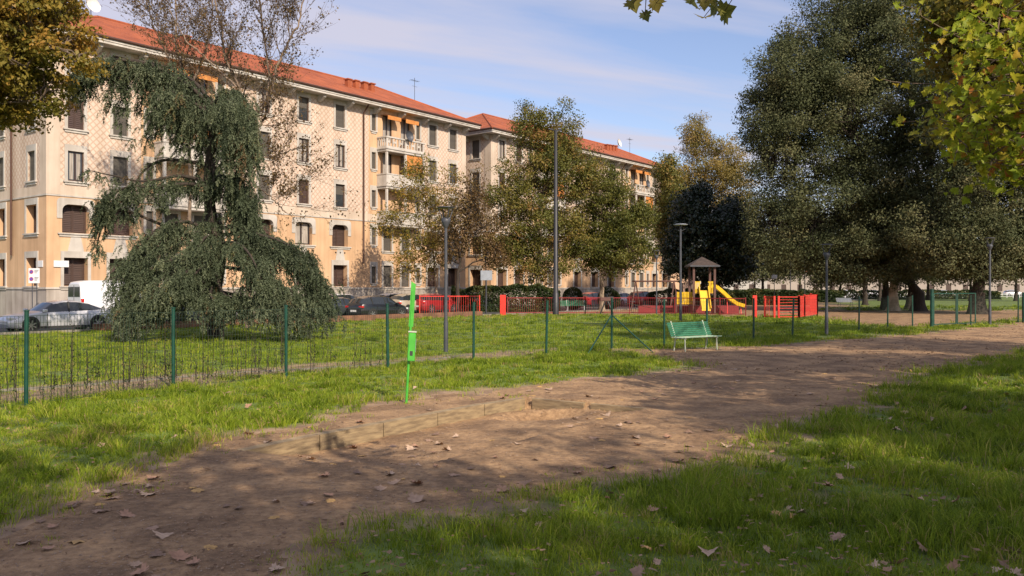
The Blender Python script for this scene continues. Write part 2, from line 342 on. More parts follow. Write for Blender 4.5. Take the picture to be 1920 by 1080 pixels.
def fence_dist(x, y):
    """signed distance behind the fence line"""
    P = np.array(POSTS[:16]); d = np.full(np.shape(x), 1e9); s = np.zeros(np.shape(x))
    for i in range(len(P)-1):
        a, b_ = P[i], P[i+1]; e = b_-a; t = np.clip(((x-a[0])*e[0]+(y-a[1])*e[1])/(e@e), 0, 1); dd = np.hypot(x-a[0]-e[0]*t, y-a[1]-e[1]*t)
        cr = e[0]*(y-a[1])-e[1]*(x-a[0]); m_ = dd < d; s = np.where(m_, np.sign(cr), s); d = np.minimum(d, dd)
    return d*s
U1 = np.array([math.sin(R(37.8)), math.cos(R(37.8))]); U2 = np.array([U1[1], -U1[0]]); FC = np.array([-29.74, 54.5])
def TN(t, n): p = FC+U1*t+U2*n; return float(p[0]), float(p[1])

def axis(lo, hi, flo, fhi, st):
    a = list(np.arange(flo, fhi+1e-6, st)); s = st; x = flo
    while x > lo: s *= 1.13; x -= s; a.insert(0, x)
    s = st; x = a[-1]
    while x < hi: s *= 1.13; x += s; a.append(x)
    return np.array(a)
gx = axis(-700, 700, -9, 10, .07); gy = axis(-120, 900, 5, 19, .065)
X, Y = np.meshgrid(gx, gy); Zg = height(X, Y)
nx, ny = len(gx), len(gy); idx = np.arange(nx*ny).reshape(ny, nx)
Fq = np.stack([idx[:-1, :-1], idx[:-1, 1:], idx[1:, 1:], idx[1:, :-1]], -1).reshape(-1, 4)
VV = np.stack([X, Y, Zg], -1).reshape(-1, 3)
cx = X.ravel()[Fq].mean(1); cy = Y.ravel()[Fq].mean(1); msk = bare(cx, cy) > 0
yard = msk & (poly_sd(cx, cy, YARD) > -2) & (cy > 38)
def worn(x, y):
    """0 grass sod .. 1 worn soil"""
    b_ = bare(x, y)+(fbm(x, y, .5, 41)-.5)*.8; fd = np.exp(-((fence_dist(x, y)-1.6)/1.1)**2)*(x < 1.5)*(y > 11)
    return np.clip(ss(-.75, -.05, b_)+ss(.42, .60, fbm(x, y, 1.6, 51)*.55+fd*.42)*.9, 0, 1)
def sub(name, sel, m, label):
    f = Fq[sel]; u, inv = np.unique(f, return_inverse=True)
    o = link(name, np_mesh(name, VV[u], inv.reshape(f.shape), smooth=True, tint=worn(VV[u, 0], VV[u, 1])), m); tag(o, label, kind='structure'); return o
sub('path', msk & ~yard, M['dirt'], 'brown beaten earth track with fallen leaves')
sub('playground_floor', yard, M['dirt'], 'bare sandy ground of the play area')
sub('lawn', ~msk, M['lawn'], 'green lawn of the park')

# street beside the park (n measured from the facade line)
def strip(name, n0, n1, t0, t1, z, m, label, th=0.0):
    a = TN(t0, n0); b = TN(t1, n0); c = TN(t1, n1); d = TN(t0, n1); mb = MB()
    if th: 
        vs_ = [(*p, z-th) for p in (d, c, b, a)]+[(*p, z) for p in (d, c, b, a)]
        mb.add(vs_, [(3,2,1,0),(4,5,6,7),(0,1,5,4),(1,2,6,5),(2,3,7,6),(3,0,4,7)])
    else: mb.add([(*p, z) for p in (d, c, b, a)], [(0, 1, 2, 3)])
    return tag(mb.build(name, m), label, kind='structure')
strip('road', 3.2, 17.2, -60, 190, .02, M['asphalt'], 'asphalt street between the park and the apartment blocks')
strip('pavement', -6, 3.2, -60, 190, .14, M['pavement'], 'stone pavement along the apartment blocks', .13)
strip('kerb', 17.2, 17.4, -60, 190, .10, M['kerbstone'], 'kerb between street and park lawn', .10)

# ---------------------------------------------------------------- apartment blocks
LB, DB, HB = 40.8, 13.0, 18.0
def wall_grid(mb_list, L, z0, z1, holes, P, zone):
    """wall on a local plane. P(u,z,depth)->xyz; holes (u0,u1,z0,z1,depth); zone(u,z)->index into mb_list"""
    us = sorted({0.0, L, *[h[0] for h in holes], *[h[1] for h in holes], *ZU}); us = [u for u in us if 0 <= u <= L]
    zs = sorted({z0, z1, *[h[2] for h in holes], *[h[3] for h in holes]}); zs = [z for z in zs if z0 <= z <= z1]
    for i in range(len(us)-1):
        for j in range(len(zs)-1):
            cu, cz = (us[i]+us[i+1])/2, (zs[j]+zs[j+1])/2
            if any(h[0] < cu < h[1] and h[2] < cz < h[3] for h in holes): continue
            mb_list[zone(cu, cz)].add([P(us[i], zs[j], 0), P(us[i+1], zs[j], 0), P(us[i+1], zs[j+1], 0), P(us[i], zs[j+1], 0)], [(0, 1, 2, 3)])
    for (a, b, c, d, dp) in holes:
        if not (z0 <= c and d <= z1): continue
        k = mb_list[zone((a+b)/2, (c+d)/2)]
        k.add([P(a,c,0),P(a,d,0),P(a,d,dp),P(a,c,dp)], [(0,1,2,3)]); k.add([P(b,c,0),P(b,c,dp),P(b,d,dp),P(b,d,0)], [(0,1,2,3)])
        k.add([P(a,d,0),P(b,d,0),P(b,d,dp),P(a,d,dp)], [(0,1,2,3)]); k.add([P(a,c,0),P(a,c,dp),P(b,c,dp),P(b,c,0)], [(0,1,2,3)])
ZU = [27.6, 34.45, LB-34.45, LB-27.6]
ROWS = {4: (15.85, 17.75), 3: (12.42, 14.38), 2: (9.0, 10.95), 1: (5.6, 7.45), 0: (2.14, 3.98)}
# window kinds : (half width, reveal depth)
def frame_ring(mb, w_, h_, t, y0, y1):
    mb.box(-w_/2, -w_/2+t, y0, y1, 0, h_); mb.box(w_/2-t, w_/2, y0, y1, 0, h_)
    mb.box(-w_/2+t, w_/2-t, y0, y1, 0, t); mb.box(-w_/2+t, w_/2-t, y0, y1, h_-t, h_)
def surround(w_, h_, round_):
    """stone border standing proud of the wall, opening w_ x h_ (rounded top corners when round_)"""
    mb = MB(); bw = .2 if not round_ else .34; top = .42 if not round_ else .40; y = -.05
    if not round_:
        mb.box(-w_/2-bw, -w_/2, y, .004, -.02, h_+top); mb.box(w_/2, w_/2+bw, y, .004, -.02, h_+top); mb.box(-w_/2, w_/2, y, .004, h_, h_+top)
    else:
        r = .42; pts_i = [(-w_/2, .15*h_)]; pts_o = [(-w_/2-bw, .45*h_)]
        inner = [(-w_/2, .5*h_)]+[(-w_/2+r-r*math.cos(a), h_-r+r*math.sin(a)) for a in [k*math.pi/12 for k in range(7)]]
        inner += [(-x, z) for x, z in reversed(inner)]
        r2 = .3; outer = []
        W2, H2 = w_/2+bw, h_+top
        outer = [(-W2, .5*h_)]+[(-W2+r2-r2*math.cos(a), H2-r2+r2*math.sin(a)) for a in [k*math.pi/12 for k in range(7)]]
        outer += [(-x, z) for x, z in reversed(outer)]
        n = len(inner); vs_ = [(x, y, z) for x, z in inner]+[(x, y, z) for x, z in outer]+[(x, .30, z) for x, z in inner]+[(x, .004, z) for x, z in outer]
        fs = []
        for i in range(n-1):
            fs += [(i, n+i, n+i+1, i+1)[::-1], (i, i+1, 2*n+i+1, 2*n+i)[::-1], (n+i, 3*n+i, 3*n+i+1, n+i+1)[::-1]]
        fs += [(0, 2*n, 3*n, n), (n-1, 2*n-1, 4*n-1, 3*n-1)]
        mb.add(vs_, fs)
    return mb
def window_proto(kind):
    w_, h_, dp, rnd, panel = {'grey': (1.05, 1.95, .16, 0, 'r'), 'brown': (1.05, 1.95, .16, 0, 's'), 'glass': (1.05, 1.95, .16, 0, 'g'),
        'arch': (1.75, 1.85, .52, 1, 's'), 'archg': (1.75, 1.85, .40, 1, 'g'), 'low': (1.55, 1.84, .52, 0, 's'),
        'half': (1.05, 1.95, .16, 0, 'h'), 'small': (.52, 1.5, .14, 0, 'r'), 'door': (1.15, 2.45, .16, 0, 'g')}[kind]
    root = MB(); frame_ring(root, w_, h_, .07, dp-.07, dp+.02)
    if panel == 'g': root.box(-.035, .035, dp-.06, dp+.02, .07, h_-.07)
    elif panel == 's': root.box(-.03, .03, dp-.075, dp+.02, .07, h_-.07)
    win = root.build('window', M['frame_brown'] if panel != 'r' else M['shutter_grey'])
    p = MB()
    if panel == 'r':
        k = int(h_/.075)
        for i in range(k):
            z = .07+i*(h_-.14)/k; p.add([(-w_/2+.07, dp, z), (w_/2-.07, dp, z), (w_/2-.07, dp-.02, z+.055), (-w_/2+.07, dp-.02, z+.055), (w_/2-.07, dp, z+(h_-.14)/k), (-w_/2+.07, dp, z+(h_-.14)/k)], [(0,1,2,3),(3,2,4,5)])
        p.build('roller_shutter', M['shutter_grey'], win)
    elif panel == 'h':
        k = int(h_*.45/.075)
        for i in range(k):
            z = h_*.55+i*(h_*.45-.07)/k; z2 = z+(h_*.45-.07)/k; p.add([(-w_/2+.07, dp, z), (w_/2-.07, dp, z), (w_/2-.07, dp-.02, z+.055), (-w_/2+.07, dp-.02, z+.055), (w_/2-.07, dp, z2), (-w_/2+.07, dp, z2)], [(0,1,2,3),(3,2,4,5)])
        p.build('roller_shutter', M['shutter_grey'], win); p = MB(); p.box(-w_/2+.07, w_/2-.07, dp+.01, dp+.018, .07, h_*.56); p.box(-.03, .03, dp-.01, dp+.01, .07, h_*.55); p.build('pane', M['win_glass'], win)
    elif panel == 's':
        for sx in (-1, 1):
            q = MB(); a = .03; b = w_/2-.07; n_ = 14
            q.box(*(sorted((sx*a, sx*(a+.06)))), dp-.05, dp, .07, h_-.07); q.box(*(sorted((sx*(b-.06), sx*b))), dp-.05, dp, .07, h_-.07)
            for i in range(n_):
                z = .09+i*(h_-.18)/n_; z2 = z+(h_-.18)/n_; x0, x1 = sorted((sx*(a+.06), sx*(b-.06)))
                q.add([(x0, dp, z), (x1, dp, z), (x1, dp-.035, z+.01), (x0, dp-.035, z+.01), (x1, dp, z2), (x0, dp, z2)], [(0,1,2,3),(3,2,4,5)])
            q.build('louvred_shutter', M['shutter_brown'], win)
    else:
        p.box(-w_/2+.07, w_/2-.07, dp-.02, dp-.012, .07, h_-.07); p.build('pane', M['win_glass'], win)
        c = MB(); n_ = 8
        for sx in (-1, 1):
            pts = [(sx*(.06+(w_/2-.16)*i/n_), dp-.026+.012*math.sin(i*1.9)*0) for i in range(n_+1)]
            x0, x1 = sorted((sx*.10, sx*(w_/2-.18))); c.box(x0, x1, dp-.027, dp-.022, .12, h_-.1)
        c.build('curtain', M['curtain'], win)
    if kind != 'door':
        s = surround(w_, h_, rnd); s.build('surround', M['stone'], win)
        s = MB(); e = .30 if kind != 'small' else .14
        s.box(-w_/2-e, w_/2+e, -.14, dp-.07 if not rnd else .02, -.11, -.022); s.box(-w_/2-e+.1, w_/2+e-.1, -.07, .003, -.26, -.11)
        s.build('sill', M['stone'], win)
    return win, w_, h_, dp
protos = {k: window_proto(k) for k in ('half', 'grey', 'brown', 'glass', 'arch', 'archg', 'low', 'small', 'door')}
def add_window(kind, parent, u, z, side=False):
    win = copy_tree(protos[kind][0], parent)
    if side: win.location = (0, u, z); win.rotation_euler = (0, 0, -math.pi/2)
    else: win.location = (u, 0, z)
    return win

def build_block():
    root = empty('apartment_building')
    rr = random.Random(4); holes = []; wins = []
    cols = [1.85, 4.85, 16.5, 20.4, 24.3, LB-4.85, LB-1.9]
    pick = {}
    for ci, u in enumerate(cols):
        for fl in range(5):
            if fl >= 2: k = ['grey', 'glass', 'half', 'grey', 'glass', 'grey', 'brown'][(ci+fl*2+ci*fl) % 7]
            elif fl == 1: k = 'arch' if ci % 3 != 0 or ci == 0 else 'archg'
            else: k = 'low'
            wins.append((k, u, ROWS[fl][0]))
    for u in (6.95, 12.6, LB-12.6, LB-6.9):
        for fl in range(5): wins.append(('small', u, ROWS[fl][0]+.3))
    for c in (9.75, LB-9.75):
        for du_ in (-1.15, 1.15):
            for fl in range(2, 5): wins.append(('door', c+du_, ROWS[fl][0]-.55))
            wins.append(('grey', c+du_, 5.4)); wins.append(('grey', c+du_, 2.1))
    for k, u, z in wins:
        _, w_, h_, dp = protos[k]; holes.append((u-w_/2, u+w_/2, z, z+h_, dp)); add_window(k, root, u, z)
    plin, low, up, cream = MB(), MB(), MB(), MB()
    def zone(u, z):
        if z < 2.0: return 0
        if z < 8.0: return 1
        if z < 8.65 or z > 17.95: return 3
        if any(a < u < b for a, b in ((27.6, 34.45), (LB-34.45, LB-27.6))): return 1
        return 2
    L4 = [plin, low, up, cream]
    for z0, z1 in ((0.0, 2.0), (2.0, 8.0), (8.0, 8.65), (8.65, 17.95), (17.95, 18.2)):
        wall_grid(L4, LB, z0, z1, [h for h in holes if z0 <= h[2] and h[3] <= z1 or (z0 <= h[2] < z1)], lambda u, z, d: (u, d, z), zone)
    # street side (left) elevation
    sh = []
    for u in (2.1, 6.9):
        for fl in range(5):
            k = 'grey' if fl >= 2 else ('arch' if fl == 1 else 'low')
            if fl < 2: k = 'low'
            _, w_, h_, dp = protos[k]; z = ROWS[fl][0]; w2 = w_
            sh.append((u-w2/2, u+w2/2, z, z+h_, dp)); add_window(k, root, u, z, True)
    zu = ZU[:]; ZU.clear()
    for z0, z1 in ((0.0, 2.0), (2.0, 8.0), (8.0, 8.65), (8.65, 17.95), (17.95, 18.2)):
        wall_grid(L4, DB, z0, z1, [h for h in sh if z0 <= h[2] < z1], lambda u, z, d: (d, u, z), lambda u, z: 0 if z < 2 else 1 if z < 8 else 3 if (z < 8.65 or z > 17.95) else 2)
        for P in (lambda u, z, d: (LB, u, z), lambda u, z, d: (u*LB/DB, DB, z)):
            wall_grid(L4, DB, z0, z1, [], P, lambda u, z: 0 if z < 2 else 1 if z < 8 else 3 if (z < 8.65 or z > 17.95) else 2)
    ZU.extend(zu)
    plin.build('plinth', M['plinth'], root); low.build('lower_wall', M['ochre'], root); up.build('upper_wall', M['diamond'], root); cream.build('wall_band', M['cream'], root)
    m = MB()
    m.box(-.06, LB+.06, -.06, .002, 1.93, 2.05); m.box(-.06, .002, .0, DB, 1.93, 2.05)
    m.box(-.05, LB+.05, -.05, .002, 7.94, 8.04); m.box(-.05, .002, .0, DB, 7.94, 8.04); m.build('string_course', M['stone'], root)
    q = MB(); q.box(-.03, .85, -.03, .003, 8.05, 17.9); q.box(-.03, .003, .003, .85, 8.05, 17.9); q.build('corner_pilaster', M['cream'], root); q = MB(); q.box(LB-.55, LB+.03, -.03, .003, 8.05, 17.9); q.build('corner_pilaster', M['cream'], root)
    # stone keystones under the arched windows, small round vents
    for u in cols:
        k = MB(); k.add([(u-.32, -.03, 5.32), (u-.55, -.03, 4.3), (u+.55, -.03, 4.3), (u+.32, -.03, 5.32), (u-.32, .0, 5.32), (u-.55, .0, 4.3), (u+.55, .0, 4.3), (u+.32, .0, 5.32)], [(0,1,2,3),(0,4,5,1),(2,6,7,3),(1,5,6,2)]); k.build('stone_panel', M['stone'], root)
    for u in cols[2:]:
        for (dx, z, rv) in ((-.5, 5.05, .07), (0, 5.05, .07), (.5, 5.05, .07), (-.4, 1.2, .09), (.1, 1.2, .09), (.6, 1.2, .09), (-.2, 8.35, .07), (.2, 8.35, .07)):
            v = MB(); v.tube([(u+dx, .0, z), (u+dx, -.04, z)], rv, 8); v.build('vent', M['iron'], root)
    # balconies with posts, parapets, awnings
    for bi, c in enumerate((9.75, LB-9.75)):
        for fl, z in ((4, 14.55), (3, 11.2), (2, 7.85)):
            b = MB(); x0, x1 = c-2.45, c+2.45
            b.box(x0, x1, -1.25, .0, z-.28, z-.06, .03); b.box(x0-.07, x1+.07, -1.32, .0, z-.06, z+.06)
            bo = b.build('balcony', M['fascia'], root)
            p = MB()
            if fl == 4:
                p.box(x0, x1, -1.25, -1.13, z+.06, z+.22); p.box(x0-.04, x1+.04, -1.29, -1.09, z+.95, z+1.08)
                p.box(x0, x0+.12, -1.13, 0, z+.06, z+.22); p.box(x0-.04, x0+.14, -1.09, 0, z+.95, z+1.08); p.box(x1-.12, x1, -1.13, 0, z+.06, z+1.08)
                n_ = 13
                for i in range(n_):
                    x = x0+.02+i*(x1-x0-.22)/(n_-1); ww = .09 if i % 6 else .2
                    p.box(x, x+ww, -1.24, -1.14, z+.22, z+.95)
                    if i % 2 == 0 and i < n_-1: p.box(x+ww, x+(x1-x0-.22)/(n_-1), -1.23, -1.15, z+.50, z+.68)
                for i in range(4): p.box(x0+.01, x0+.11, -1.0+i*.28, -.9+i*.28, z+.22, z+.95)
            else:
                p.box(x0, x1, -1.25, -1.13, z+.06, z+1.0); p.box(x0-.04, x1+.04, -1.29, -1.09, z+1.0, z+1.1)
                p.box(x0, x0+.12, -1.13, 0, z+.06, z+1.0); p.box(x0-.04, x0+.14, -1.09, 0, z+1.0, z+1.1); p.box(x1-.12, x1, -1.13, 0, z+.06, z+1.1)
                for x in (x0+.1, c, x1-.1): p.box(x-.09, x+.09, -1.26, -1.08, z+1.1, z+3.01)
            p.build('parapet', M['fascia'], bo)
        a = MB()
        for dx in (-1.15, 1.15): a.add([(c+dx-.85, -.05, 17.75), (c+dx+.85, -.05, 17.75), (c+dx+.85, -.95, 17.58), (c+dx-.85, -.95, 17.58), (c+dx+.85, -.95, 17.22), (c+dx-.85, -.95, 17.22), (c+dx-.85, -.03, 17.72), (c+dx+.85, -.03, 17.72), (c+dx+.85, -.93, 17.55), (c+dx-.85, -.93, 17.55)], [(0,1,2,3),(3,2,4,5),(6,9,8,7)])
        a.build('awning', M['awning'], root)
        a = MB(); a.box(c+.12, c+2.2, -1.20, -1.17, 12.35, 14.2); a.build('orange_curtain', M['awning'], root)
        h = MB(); h.lathe([(.02, 0), (.25, .03), (.42, .12), (.5, .22)], (0, 0, 0), 14); o = h.build('satellite_dish', M['pole_grey'], root); o.location = (c+.2, -1.35, 15.9); o.rotation_euler = (R(80), 0, 0)
        f = MB(); f.box(-.5, .5, 0, .3, 0, .18); bx = f.build('planter', M['pipe'], root); bx.location = (c-1.0, -1.12, 11.3)
    # eaves, brackets, roof
    e = MB(); ov = 1.05
    e.box(-ov, LB+ov, -ov, DB+ov, 18.2, 18.36); e.box(-ov-.05, LB+ov+.05, -ov-.05, DB+ov+.05, 18.36, 18.56)
    e.build('eave', M['fascia'], root)
    g = MB(); g.tube([(-ov-.1, -ov-.1, 18.6), (LB+ov+.1, -ov-.1, 18.6)], .1, 8); g.tube([(-ov-.1, -ov-.1, 18.6), (-ov-.1, DB+ov, 18.6)], .1, 8); g.build('gutter', M['pipe'], root)
    bp = MB(); bp.add([(-.13,0,-.55),(.13,0,-.55),(.13,0,.0),(-.13,0,.0),(-.13,-.8,-.22),(.13,-.8,-.22),(.13,-.85,.0),(-.13,-.85,.0),(-.13,-.35,-.5),(.13,-.35,-.5)],
        [(8,9,1,0),(4,5,9,8),(4,7,6,5),(0,3,7,4,8),(1,9,5,6,2)])
    br = bp.build('eave_bracket', M['fascia'], root, (.4, 0, 18.2))
    us = [LB*i/13+.0 for i in range(1, 13)]+[LB-.4]
    for u in us:
        c = br.copy(); col.objects.link(c); c.location = (u, 0, 18.2)
    for v_ in (.4, 3.2, 6.0, 8.8, 11.6):
        for (x, rz) in ((0, -90), (LB, 90)):
            c = br.copy(); col.objects.link(c); c.location = (x, v_, 18.2); c.rotation_euler = (0, 0, R(rz))
    r = MB(); o2 = ov+.12; zr = 22.2; ze = 18.60; ym = DB/2
    A, B, C, D = (-o2, -o2, ze), (LB+o2, -o2, ze), (LB+o2, DB+o2, ze), (-o2, DB+o2, ze); E, Fp = (ym, ym, zr), (LB-ym, ym, zr)
    r.add([A, B, C, D, E, Fp], [(0,1,5,4),(1,2,5),(2,3,4,5),(3,0,4),(0,3,2,1)])
    ro = r.build('roof', M['roof'], root)
    rd = MB(); rd.tube([E, Fp], .13, 8); rd.tube([A, E], .12, 8); rd.tube([B, Fp], .12, 8); rd.tube([D, E], .12, 8); rd.tube([C, Fp], .12, 8); rd.build('ridge_tiles', M['roof'], ro)
    for (x, y) in ((27.5, 2.6), (28.7, 2.9), (30, 3.2), (31.2, 3.5), (12, 3.6)):
        z = ze+(y+o2)*(zr-ze)/(ym+o2); c = MB(); c.box(x-.22, x+.22, y-.22, y+.22, z-.2, z+.6); c.box(x-.3, x+.3, y-.3, y+.3, z+.6, z+.7); c.build('chimney', M['roof'], ro)
    an = MB(); x, y = LB-1.0, 6.2; an.tube([(x, y, 19.6), (x, y, 24.1)], .025, 5)
    for i in range(5): an.tube([(x-.5+.25*i, y-.3, 23.8), (x-.5+.25*i, y+.3, 23.8)], .012, 4)
    an.tube([(x-.6, y, 23.8), (x+.6, y, 23.8)], .014, 4); an.tube([(x-.4, y, 23.2), (x+.4, y, 23.2)], .012, 4); an.build('antenna', M['iron'], ro)
    d = MB(); d.lathe([(.02, 0), (.3, .04), (.5, .15), (.6, .28)], (0, 0, 0), 16); dd = d.build('satellite_dish', M['white_metal'], ro); dd.location = (ym-.5, ym, 22.9); dd.rotation_euler = (R(75), 0, R(10))
    d = MB(); d.tube([(ym-.5, ym, 21.9), (ym-.5, ym, 22.9)], .03, 6); d.build('dish_mast', M['iron'], ro)
    # drainpipes
    for u in (LB-13.9+.0, 13.9):
        p = MB(); p.tube([(u, -ov-.02, 18.5), (u, -.7, 18.1), (u, -.13, 17.5), (u, -.13, 4.4), (u-.15, -.13, 4.2)], .075, 8); p.build('drainpipe', M['pipe'], root)
    p = MB(); p.tube([(-.13, 4.9, 17.8), (-.13, 4.9, 4.2)], .075, 8); p.build('drainpipe', M['pipe'], root)
    return root
blk = build_block()
rzB = math.pi/2-R(37.8)
blk.location = (*TN(0, 0), 0.0); blk.rotation_euler = (0, 0, rzB)
tag(blk, 'nearer peach and ochre apartment block with orange roof, behind the weeping cedar', 'apartment building', 'apartment blocks along the street')
for p_ in list(protos.values()):
    def rm(o):
        for ch in kids(o): rm(ch)
        bpy.data.objects.remove(o)
    rm(p_[0])
blk2 = copy_tree(blk)
for ch in kids(blk2):
    if ch.name.startswith('roof'):
        for q in kids(ch):
            if q.name.startswith(('satellite_dish', 'dish_mast')): q.location.x += 31
blk2.location = (*TN(44.9, 0), 0.0)
tag(blk2, 'matching peach apartment block farther along the street, its hipped roof rising behind the trees', 'apartment building')
# street name plates on the near corner
for i, (u, side, lb) in enumerate(((.9, True, 'small white street name plate on the side wall just left of the corner'), (.9, False, 'small white street name plate on the long facade just right of the corner'))):
    p = MB()
    w_ = .95
    p.box(-w_/2, w_/2, -.045, -.005, 0, .42, .008); o = p.build('street_name_plate', M['sign_white'])
    o.matrix_world = blk.matrix_basis @ (Matrix.Translation((0, u, 3.35)) @ Matrix.Rotation(-math.pi/2, 4, 'Z') if side else Matrix.Translation((u, -.035, 3.35)))
    tag(o, lb, 'street sign')

# far buildings closing the view on the right, seen under the crowns
def far_block(x, y, L, D, H, rz, c, label, rows=4, step=4.2):
    root = empty('far_building', (x, y, 0), rz, label, 'building', 'far buildings across the park')
    m = mat('far_plaster', c, .9, tuple(v*.88 for v in c), .3); b = MB(); b.box(-L/2, L/2, 0, D, 0, H); b.build('wall', m, root)
    r = MB(); r.add([(-L/2-.6, -.6, H), (L/2+.6, -.6, H), (L/2+.6, D+.6, H), (-L/2-.6, D+.6, H), (-L/2+5, D/2, H+3), (L/2-5, D/2, H+3)], [(0,1,5,4),(1,2,5),(2,3,4,5),(3,0,4),(0,3,2,1)]); r.build('roof', M['roof'], root)
    n_ = int(L/step); cnt = 0
    wm = None
    for i in range(n_):
        for f in range(rows):
            if cnt >= 98: break
            if wm is None:
                q = MB(); frame_ring(q, 1.3, 1.8, .1, -.06, .0); q.box(-.55, .55, -.03, .0, .1, 1.7); o = q.build('window', M['shutter_brown'], root); wm = o
            else: o = wm.copy(); col.objects.link(o)
            o.location = (-L/2+step*(i+.5), 0, 1.2+f*3.5); cnt += 1
    s = MB(); s.box(-L/2-.1, L/2+.1, -.1, .0, 0, .9); s.build('plinth', M['plinth'], root)
far_block(118, 236, 96, 14, 6.6, R(-8), (.40,.34,.30), 'long pale pink low building far behind the trees on the right', 1, 4.4)
far_block(52, 225, 30, 14, 8, R(-4), (.46,.43,.40), 'white low building far behind the playground', 2, 4.0)
far_block(31, 165, 18, 12, 16.5, R(50), (.62,.42,.28), 'orange-beige building in the distance behind the yellow trees', 4, 3.6)

# ---------------------------------------------------------------- vegetation generators
def leaf_quads(c, size, tint, up=.0, aspect=.62, r_=None, outw=None):
    n = len(c); g = r_ or rng
    a = g.normal(size=(n, 3)); a /= np.linalg.norm(a, axis=1)[:, None]
    nrm = g.normal(size=(n, 3)); nrm[:, 2] += up*np.sign(nrm[:, 2]+1e-9)*1.5
    if outw is not None: nrm += outw*1.5
    b = np.cross(nrm, a); b /= (np.linalg.norm(b, axis=1)[:, None]+1e-9); nn = np.cross(a, b)
    s = (size*g.uniform(.6, 1.25, n))[:, None]
    fold = nn*s*.16
    V = np.stack([c-a*s*.5, c+b*s*aspect*.5+fold, c+a*s*.5, c-b*s*aspect*.5+fold], 1).reshape(-1, 3)
    Fc = np.arange(n*4).reshape(n, 4); T = np.repeat(tint, 4)
    return V, Fc, T
def curve_pts(a, b, sag=0.0, wob=.0, n=6, rg=None):
    a = np.array(a, float); b = np.array(b, float); t = np.linspace(0, 1, n)[:, None]
    p = a+(b-a)*t; L = np.linalg.norm(b-a); p[:, 2] += sag*L*(np.sin(t[:, 0]*math.pi))
    if wob: p[1:-1] += (rg or rng).normal(size=(n-2, 3))*wob*L
    return p
class Tubes:
    """fast low-poly tapered tubes"""
    def __init__(s): s.V = []; s.F = []; s.n = 0
    def add(s, P, r0, r1, k=5, pw=1.0):
        P = np.asarray(P, float); m = len(P); d = np.gradient(P, axis=0); d /= (np.linalg.norm(d, axis=1)[:, None]+1e-9)
        ref = np.array([0, 0, 1.0]) if abs(d[0, 2]) < .85 else np.array([1.0, 0, 0])
        u = np.cross(d, ref); u /= (np.linalg.norm(u, axis=1)[:, None]+1e-9); v = np.cross(d, u)
        rad = (r0+(r1-r0)*np.linspace(0, 1, m)**pw)[:, None]
        if callable(getattr(s, 'x', None)): pass
        ring = [P+(u*math.cos(2*math.pi*j/k)+v*math.sin(2*math.pi*j/k))*rad for j in range(k)]
        V = np.stack(ring, 1).reshape(-1, 3); i = np.arange(m-1)[:, None]*k; j = np.arange(k)[None]; j2 = (j+1) % k
        s.F.append(np.stack([i+j, i+j2, i+k+j2, i+k+j], -1).reshape(-1, 4)+s.n); s.V.append(V); s.n += len(V)
    def build(s, name, m, parent): 
        return link(name, np_mesh(name, np.concatenate(s.V), np.concatenate(s.F), smooth=True), m, parent)
def flare(P0, r, h=.9, n=7, k=9, rg=None):
    rg = rg or rng; th = np.linspace(0, 2*math.pi, k, endpoint=False); rel = rg.uniform(.75, 1.35, k); V = []; 
    for i in range(n):
        t = i/(n-1); f = 1+.65*(1-t)**3*rel
        V.append(np.stack([P0[0]+np.cos(th)*r*f, P0[1]+np.sin(th)*r*f, np.full(k, P0[2]-.1+h*t)], -1))
    V = np.concatenate(V); i = np.arange(n-1)[:, None]*k; j = np.arange(k)[None]; j2 = (j+1) % k
    return V, np.stack([i+j, i+j2, i+k+j2, i+k+j], -1).reshape(-1, 4)

